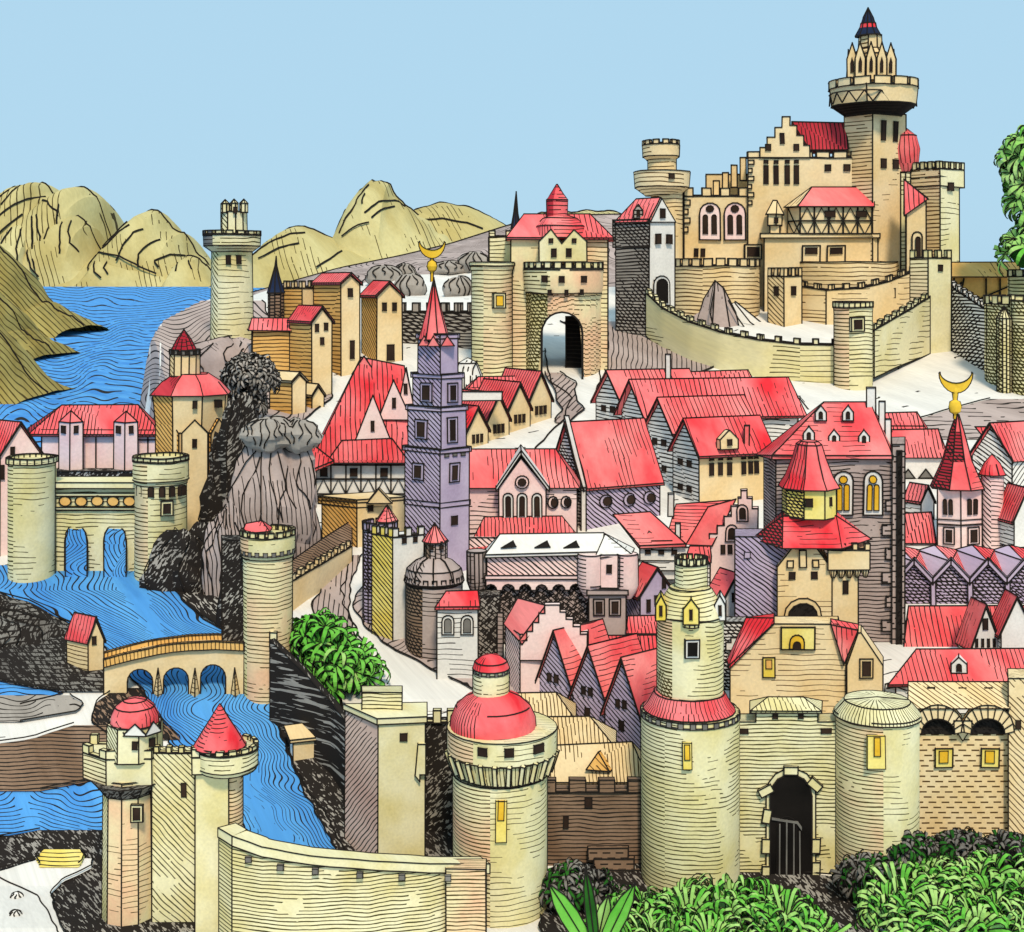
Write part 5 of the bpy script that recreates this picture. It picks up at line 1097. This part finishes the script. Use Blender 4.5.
t = T('link_wall', 'diagonally hatched khaki wall joining the two towers at left front', 'wall', 174, 930, 125.5)
w = t.m('wall', 'khaki|d', 'khaki|d'); w.box(152, 198, 753, 985, 0, 18); b = t.m('battlement', 'khaki'); b.merlons([(154,0),(196,0)], 747, 753, 5, 5, 5); win(t, 184, 790, 5, 14)
t = T('cone_roofed_tower', 'plain khaki tower with pointed red cone roof at left front', 'tower', 220, 930, 123)
w = t.m('wall', 'khaki', 'khaki'); w.box(195, 229, 768, 985, -4, 26); rs = t.m('round_shaft', 'khakipink|H', 'khaki'); rs.lathe(228, [(15,985),(15,772)], 18, 12)
p = t.m('parapet', 'khaki|h', 'khaki|h'); p.lathe(228, [(28,772),(30,768),(30,750)], 20, 10); b = t.m('battlement', 'khaki'); b.ring(228, 30, 746, 751, 14, .6, 4, 10)
pw = t.m('corner_parapet', 'khaki'); pw.box(192, 216, 755, 772, -8, 4); bw = t.m('battlement', 'khaki'); bw.merlons([(192,-8),(216,-8)], 747, 755, 8, 6, 5)
r = t.m('cone_roof', 'red|h', 'red|H'); r.lathe(220, [(26,748),(17,733),(8,719),(0,706)], 18, 8)
# ================================================================ the water side
def arches(m, x0, x1, top, bot, cs, w_, spring, Y0, Y1, bow=0):
    out = [(x0, bot), (x0, top)] + [(x0+(x1-x0)*i/8, top-bow*math.sin(math.pi*i/8)) for i in range(1, 8)] + [(x1, top), (x1, bot)]
    for c in sorted(cs, reverse=True):
        out += [(c+w_/2, bot)]+[(c+w_/2*math.cos(math.pi*i/9), spring-w_/2*math.sin(math.pi*i/9)) for i in range(10)]+[(c-w_/2, bot)]
    m.slab(out, Y0, Y1)
t = T('water_gate', 'khaki water gate of two round towers with twin arches pouring blue water', 'gate', 100, 575, 188)
w = t.m('wall', 'khaki|h', 'khaki|h'); arches(w, 50, 140, 484, 586, (76, 115), 23, 541, 0, 34)
pb = t.m('parapet', 'khaki'); pb.box(52, 140, 482, 488, -5, 36)
for i in range(5): rr_ = t.m('roundel', 'ochre', ink=.8); rr_.slab([(65+16*i+6*math.cos(a*.6), 501+5*math.sin(a*.6)) for a in range(11)], -2, 1)
fr = t.m('frieze', 'khaki'); fr.box(54, 138, 493, 496, -2, 1); fr = t.m('frieze', 'khaki'); fr.box(54, 138, 507, 509.5, -2, 1)
a = t.m('round_tower', 'khaki|l', 'khaki|H', thr=-.45); a.lathe(32, [(23,600),(23,462),(24,459)], 24, -6); rm = t.m('rim', 'khaki', parent=a); rm.ring(32, 24.5, 456, 461, 22, 1, 4, -6)
a = t.m('round_tower', 'khaki|l', 'khakipink|H', thr=-.2); a.lathe(161, [(26,600),(25,482),(27,478),(27,458)], 24, -6); rm = t.m('rim', 'khaki', parent=a); rm.ring(161, 27, 455, 459, 22, 1, 4, -6)
for x in (141,152,162,172,182): k = cwin(t, 161, 25.5, x, 487, 5, 10, ar=True, m='window', cy=-6)
cwin(t, 161, 25.5, 167, 503, 7, 9, frame='khaki', cy=-6)
pv = T('cascade', None, None, 96, 580, 187, single=True, kind='structure'); m = pv.m('cascade', 'water|f', ink=.8, jit=1)
for c in (76, 115): m.hull([pv.h(c+x, y, Y) for x, y, Y in ((-10,534,6),(10,534,6),(-6,528,8),(6,528,8),(-11,545,2),(11,545,2),(-11,586,-10),(11,586,-10),(-11,586,20),(11,586,20),(-10,534,20),(10,534,20))])
# pink palace in the lake
t = T('lake_palace', 'pink palace with dark red hipped roof and two square turrets in the lake', 'palace', 98, 470, 268)
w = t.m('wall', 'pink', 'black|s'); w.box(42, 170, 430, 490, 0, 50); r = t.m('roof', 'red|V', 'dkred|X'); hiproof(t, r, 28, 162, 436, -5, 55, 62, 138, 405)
for x in (70, 125):
    P = corner(x-11, x, x+13, .8); P = [(a, b-16) for a, b in P]; tw = t.m('turret', 'pink', 'pink'); tw.prism(P, 480, 421); rf = t.m('turret_roof', 'rose', 'red', parent=tw); rf.hull([t.h(a, 421, b) for a, b in P]+[t.h(x+1, 410, -8)])
    fwin(t, P[0], P[1], 6, 428, 4, 7, parent=tw); fwin(t, P[3], P[0], 5, 428, 4, 7, parent=tw)
for x in (96, 148, 160): w.stroke([(x,437,-.6),(x,480,-.6)], .9)
w.stroke([(138,440,-.6),(170,440,-.6)], .8); qd = t.m('quay', 'fleck|S', 'fleck|S'); qd.box(40, 176, 468, 500, -24, 50)
t, f = H_('pink gabled house at the left edge beside the water gate', 0, 570, (40,16), (-30,26), 455, 424, wall='pink', side='pink|h', roof='red|V', d=193); fwin(t, (0,0), (40,16), 12, 452, 4, 9); fwin(t, (0,0), (40,16), 2, 472, 4, 14)
# octagonal tower with cap
t = T('octagon_tower', 'tan eight-sided tower with red polygon roof and crenellated lantern', 'tower', 191, 540, 204)
w = t.m('wall', 'tan', 'ochre|D', thr=-.1); w.lathe(191, [(36,600),(36,422),(38,394)], 8, 6, rot=math.pi/8+.12)
for i in range(8):
    a = math.pi/8+.12+i*math.pi/4; A = (191+36.6*math.cos(a), 36.6*math.sin(a)+6); B_ = (191+36.6*math.cos(a+math.pi/4), 36.6*math.sin(a+math.pi/4)+6)
    if min(A[1], B_[1]) < 0 and abs(A[0]-B_[0]) > 6:
        P_, Q_ = (A, B_) if A[0] < B_[0] else (B_, A); L = Q_[0]-P_[0]
        g = t.m('relief_gable', 'tan', 'ochre|D', thr=-.1); g.fslab(P_, Q_, [(1,560),(1,430),(L/2,417),(L-1,430),(L-1,560)], 1.5)
        fwin(t, P_, Q_, L/2, 402, 4, 7, th=3.5)
        if abs((A[0]+B_[0])/2-196) < 14: fwin(t, P_, Q_, L/2, 440, 4, 8, th=3)
r = t.m('roof', 'rose', 'dkred|V', thr=-.2); r.lathe(191, [(41,394),(30,382),(17,374)], 8, 6, rot=math.pi/8+.12)
l_ = t.m('lantern', 'tan', 'tan|D'); l_.lathe(185, [(15,376),(15,352)], 12, 4); b = t.m('battlement', 'soot'); b.ring(185, 15.3, 350, 354, 12, .5, 2, 4); sp = t.m('spire', 'dkred|h'); sp.lathe(184, [(13,351),(7,340),(0,330)], 12, 4)
# bridge
t = T('bridge', 'tan stone bridge of three arches crossing the blue river', 'bridge', 176, 692, 157)
def deck(x): k = (x-104)/140; return 659-17*k-7*math.sin(math.pi*k)
w = t.m('arch_wall', 'tan', 'tan'); out = [(104, 712)]+[(104+140*i/10, deck(104+14*i)+4) for i in range(11)]+[(244, 712)]
for c, sp_ in ((213,677),(176,680),(140,682)):
    out += [(c+12.5, 712)]+[(c+12.5*math.cos(math.pi*i/9), sp_-12.5*math.sin(math.pi*i/9)) for i in range(10)]+[(c-12.5, 712)]
w.slab(out, 0, 22)
for Y0, Y1, dy in ((-3,1,0),(20,24,-1)): pr = t.m('parapet', 'ochre|V', 'ochre|V'); xs = [104+14*i for i in range(11)]; pr.slab([(x, deck(x)+dy) for x in xs]+[(x, deck(x)+8+dy) for x in xs[::-1]], Y0, Y1)
for x in (158, 195, 235): c = t.m('cutwater', 'tan|h'); c.hull([t.h(x-4,692,0),t.h(x+4,692,0),t.h(x,692,-6),t.h(x,668,0),t.h(x-4,708,0),t.h(x+4,708,0),t.h(x,708,-7)])
t, f = H_('little tan hut with red roof at the far end of the bridge', 88, 672, (104,6), (67,18), 641, 619, wall='tan', side='tan|h', roof='red|v', d=161, name='hut', cat='hut'); fwin(t, (88,0), (103,6), 6, 641, 4, 8)
t = T('landing_shed', 'small flat-roofed tan shed on the dark river slope', 'shed', 300, 745, 147.5)
w = t.m('wall', 'tan', 'white'); w.prism([(293,0),(316,4),(316,16),(290,10)], 765, 742); r = t.m('roof', 'tan'); r.hull([t.h(290,743,-2),t.h(318,741,2),t.h(284,730,14),t.h(308,728,18),t.h(290,740,-2),t.h(318,738,2)])
# rocks
boulder('large smooth taupe rock with vertical folds above the river tower', 276, 518, 46, 80, 190, 'taupe|v', 9, deep=.6, jag=.3)
boulder('curled pale rock crest on top of the large taupe rock', 270, 434, 30, 17, 188.5, 'grey', 9, deep=.7)
boulder('small pale curled rock beside the red porch roof', 300, 436, 22, 16, 189, 'grey', 6, deep=.7)
boulder('black scribbled crag between octagonal tower and taupe rock', 234, 496, 32, 92, 199, 'fleck|S', 3, deep=.7, jag=.4)
boulder('black scribbled crag at the foot of the octagonal tower', 190, 590, 42, 62, 184, 'fleck|S', 3, deep=.5, jag=.4)
boulder('tall taupe rock face with ruled folds left of the river tower', 226, 576, 24, 64, 181, 'taupe|V', 6, deep=.5, jag=.35)
boulder('black crag pressed against the left side of the river tower', 234, 612, 14, 50, 172, 'fleck|S', 2, deep=.6, jag=.3)
boulder('dark scribbled mound on the left bank beside the hut', -18, 686, 112, 88, 170, 'soot|ks', 9, deep=.3, jag=.25, name='mound', cat='mound')
boulder('broad brown earth hump beside the pool at the left edge', 24, 772, 34, 15, 150, 'brown|V', 5, deep=.4, jag=.2, name='mound', cat='mound')
boulder('narrow brown earth hump beside the pool nearest the domed gate tower', 80, 766, 22, 13, 150, 'brown|V', 4, deep=.4, jag=.2, name='mound', cat='mound')
boulder('rounded grey hump covered in drawn curves behind the black tree', 232, 372, 56, 34, 296, 'taupe|r', 5, deep=.6, jag=.15)
for i, (x, y, rx, ry, d0, lb) in enumerate(((384,262,16,12,420,'leftmost round pale bush on the white slope below the skyline'),(410,290,14,14,380,'lowest round pale bush, directly above the dark town wall'),(448,268,16,8,430,'round pale bush on the slope behind the golden crescent'),(458,286,13,13,372,'round pale bush on the slope close to the town gate round tower'),(474,254,14,11,430,'round pale bush on the slope highest up beside the town gate'),(405,258,10,10,428,'small round pale bush second from left on the white slope'))):
    zz0 = H-25*358/F; zz0 += (H-(tab(RIDGE, x)-HOR)*500/F-zz0)*(max(0, (d0-358)/142)**1.3); y = HOR+(H-zz0)/d0*F-ry*.45
    boulder(lb, x, y, rx*1.15, ry, d0, 'grey', 5, deep=.8, jag=.12, name='bush', cat='bush', group='pale bushes on the far slope')
# ================================================================ greenery
def leaf(b, base, dirv, side, L, W, mi, droop=.5):
    sc = b.t.s; prev = None; up = Vector((0, 0, 1))
    for k in range(5):
        f = k/4; p = base+dirv*(L*f*sc)-up*(droop*L*f*f*sc); w = W*(math.sin(math.pi*(.12+.88*f))**.7)*sc*.5 if k < 4 else .05*sc
        cur = (b.bm.verts.new(p-side*w), b.bm.verts.new(p+side*w))
        if prev: f_ = b.bm.faces.new((prev[0], prev[1], cur[1], cur[0])); f_.material_index = mi
        prev = cur
def tussock(b, c, nv, r, n, rr, mats_, W=4.5):
    """a fan of arching blades springing from one point and bending over"""
    sc = b.t.s; a1 = nv.cross(Vector((.13, .21, 1))); a1 = a1.normalized() if a1.length > .05 else Vector((1, 0, 0)); a2 = nv.cross(a1).normalized()
    for i in range(n):
        az = 2*math.pi*(i+rr.uniform(-.3, .3))/n; dv = a1*math.cos(az)+a2*math.sin(az); L = r*rr.uniform(.85, 1.15); hgt = rr.uniform(.45, .75)
        sd2 = dv.cross(nv); prev = None; mi = mats_[0] if rr.random() < .6 else mats_[1]; edge = []
        for k in range(8):
            f = k/7; p = c+dv*(L*math.sin(f*1.75)*sc)+nv*(L*hgt*(math.sin(min(1, f*1.25)*math.pi*.62)-f*f*.55)*sc)-Vector((0, 0, L*.28*f*f*sc))
            w = W*(.45+.55*math.sin(math.pi*min(1, f*1.05)))*sc*.5 if k < 7 else .1*sc
            cur = (b.bm.verts.new(p-sd2*w), b.bm.verts.new(p+sd2*w)); edge.append(p-sd2*w+nv*.25*sc)
            if prev: f_ = b.bm.faces.new((prev[0], prev[1], cur[1], cur[0])); f_.material_index = mi
            prev = cur
        b.str.append((edge, .6))
def foliage(t, name, blobs, n, cols=('green','pale','dkgreen'), L=13, W=5, dark='dkgreen', seed=1, ir=.9, fan=True, blades=11):
    rr = random.Random(seed); b = t.m(name, cols[0], jit=0, ink=0, kind=None); b.noedge = True; b.extra = [cols[1], cols[2], dark]; sc = t.s
    for (cx_, cy_, r, Y, f) in blobs:
        c = t.h(cx_, cy_, Y); N_ = 14; rg = []
        for i in range(1, 9):
            e = math.pi*i/9; rg.append([b.bm.verts.new(c+Vector((math.cos(2*math.pi*k/N_)*math.sin(e), math.sin(2*math.pi*k/N_)*math.sin(e)*.8, math.cos(e)*f))*r*ir*sc*(1+.16*noise.noise(Vector((i*.6, k*.7, cx_))))) for k in range(N_)])
        for A, Bq in zip(rg, rg[1:]):
            for k in range(N_): q = b.bm.faces.new((A[k], Bq[k], Bq[(k+1)%N_], A[(k+1)%N_])); q.material_index = 5
        for z_ in (rg[0], rg[-1]): q = b.bm.faces.new(z_); q.material_index = 5
        m_ = max(6, int(n*r*r/(L*L)*.055))
        for i in range(m_):
            e = math.acos(1-1.35*(i+.5)/m_); a = i*2.39996+seed
            nv = Vector((math.cos(a)*math.sin(e), math.sin(a)*math.sin(e)*.8, math.cos(e)*f)); base = c+nv*r*.86*sc
            ms = (0, 3) if rr.random() < .55 else (3, 0) if rr.random() < .6 else (0, 4)
            tussock(b, base, (nv+Vector((0, -.15, .25))).normalized(), L*rr.uniform(.8, 1.2), blades, rr, ms, W)
    return b
t = T('tree', 'round green tree with three leafy clumps beside the town road', 'tree', 338, 700, 158)
tk = t.m('trunk', 'bark|v'); tk.tube([t.h(336,716,0),t.h(335,690,0),t.h(340,668,2)], [6,5,3], 0, 8)
tk.tube([t.h(336,696,0),t.h(322,660,2),t.h(318,645,2)], [3.5,2.5,1.5], 0, 6); tk.tube([t.h(337,690,0),t.h(352,672,2)], [3,2], 0, 6)
foliage(t, 'crown', [(320,642,22,0,.95),(334,664,24,-6,.95),(352,672,22,0,1),(330,680,20,-8,.8),(306,640,10,4,1)], 150, L=19, W=4.4, seed=3, cols=('green','green','pale'))
t = T('tall_tree', 'tall tree with pale green palm-like clumps cropped by the right edge', 'tree', 1030, 345, 300)
tk = t.m('trunk', 'bark|v'); tk.tube([t.h(1040,350,4),t.h(1034,280,4),t.h(1028,200,4),t.h(1024,150,4)], [7,6,4,2], 0, 8); tk.tube([t.h(1034,270,4),t.h(1018,250,2)], [3,2], 0, 6); tk.tube([t.h(1028,205,4),t.h(1012,178,2)], [3,2], 0, 6)
foliage(t, 'crown', [(1032,158,26,0,1.0),(1024,180,15,-4,1.1),(1028,202,13,0,1),(1028,250,20,0,1.05),(1046,170,34,6,1.2),(1050,240,30,6,1.1)], 120, cols=('pale','pale','green'), L=17, W=5, seed=5)
t = T('dark_tree', 'black leafy tree on the cliff beside the tan sheds', 'tree', 250, 420, 252)
tk = t.m('trunk', 'black'); tk.tube([t.h(248,440,0),t.h(246,400,0)], [6,4], 0, 8)
foliage(t, 'crown', [(250,378,26,0,.9),(232,398,16,-4,1.2),(246,404,18,-4,1.2)], 130, cols=('soot','grey','black'), dark='black', L=9, W=3, seed=9)
# hedge of fan leaves before the gate
hb = [(640,921,32,124,'hedge bush leftmost, behind the broad-leaved plant'),(690,916,36,125.5,'hedge bush in front of the tower with red skirt roof'),(745,912,34,125,'hedge bush just left of the black gate door'),(790,928,30,122,'low hedge bush in front of the black gate door'),(700,946,39,121,'front hedge bush at the bottom edge below the red-skirted tower'),(640,954,32,119.5,'front hedge bush at the bottom edge beside the broad-leaved plant'),(760,956,32,119,'front hedge bush at the bottom edge below the black gate door'),
      (905,898,30,127,'hedge bush at the foot of the flat-roofed round tower'),(950,886,32,128.5,'dark-rimmed hedge bush below the left golden window'),(1000,884,34,128,'hedge bush below the right golden window'),(930,920,34,124,'hedge bush right of the white gate ground'),(980,923,36,123,'large pale front hedge bush near the right edge'),(1026,918,32,124,'hedge bush cropped by the right edge')]
for i, (x, y, r, d0, lb) in enumerate(hb):
    t = T('hedge_bush', lb, 'bush', x, y+r, d0, group='green hedge bushes before the gate'); 
    st_ = t.m('stem', 'bark'); st_.tube([t.h(x, y+r+10, 0), t.h(x, y, 0)], [4, 3], 0, 6)
    foliage(t, 'leaves', [(x,y+7,r,0,.5),(x-r*.5,y+12,r*.6,-8,.55),(x+r*.55,y+13,r*.55,-6,.55)], 90, cols=('pale','green','green'), L=32, W=4.2, seed=20+i, blades=24)
for (x, y, r, d0, lb) in ((575,878,22,127.5,'dark low shrub at the foot of the brown wall'),(870,866,20,130,'dark low shrub beside the right gate jamb'),(902,838,18,131.5,'dark scribbled shrub at the left corner of the brick wall'),(960,846,24,132,'dark scribbled shrub below the brick wall windows'),(1010,846,20,131.5,'dark scribbled shrub at the foot of the end pier')):
    t = T('dark_shrub', lb, 'shrub', x, y+r, d0, group='dark shrubs at the wall foot'); st_ = t.m('stem', 'bark'); st_.tube([t.h(x, y+r+14, 0), t.h(x, y, 0)], [4, 3], 0, 6)
    foliage(t, 'leaves', [(x,y+8,r,0,.8),(x+r*.8,y+10,r*.7,2,.8),(x-r*.8,y+12,r*.7,2,.8)], 140, cols=('soot','dkgreen','black'), dark='black', L=13, W=3.5, seed=50+x)
t = T('broad_leaved_plant', 'plant with long pointed green leaves at the bottom beside red-domed tower', 'plant', 598, 945, 116.5)
for i, (dx, L, dr, tilt, W, c) in enumerate(((-40,88,.05,-.5,19,'green'),(-18,92,.02,-.12,12,'dkgreen'),(10,82,.04,.4,20,'green'),(40,58,.35,.9,14,'green'),(-66,58,.4,-1.0,14,'pale'),(-14,70,.15,.16,16,'pale'))):
    b = t.m('leaf', c, jit=0, ink=0); b.noedge = True; base = t.h(600+dx*.25, 948, -4+i); dv = Vector((math.sin(tilt), -.15, math.cos(tilt))).normalized(); sd2 = Vector((math.cos(tilt), .25, -math.sin(tilt))).normalized()
    leaf(b, base, dv, sd2, L, W, 0, dr); pts = [base+dv*(L*q*t.s)-Vector((0, 0, dr*L*q*q*t.s))+Vector((0, -.4*t.s, 0)) for q in (0,.25,.5,.75,1)]; b.str.append((pts, .8))
    for sg in (-1, 1): b.str.append(([p+sd2*(sg*W*.5*t.s*(math.sin(math.pi*(.12+.88*q))**.7 if q < 1 else 0)) for p, q in zip(pts, (0,.25,.5,.75,1))], .8))

for (x, y, lb) in ((17,896,'larger pale round stone on the white road at the lower left'),(16,914,'smaller pale round stone on the white road at the lower left')): boulder(lb, x, y, 6, 4, D(y+4), 'white', 3, deep=.8, jag=.15, name='stone', cat='stone')
for b in BUILD: b.finish()
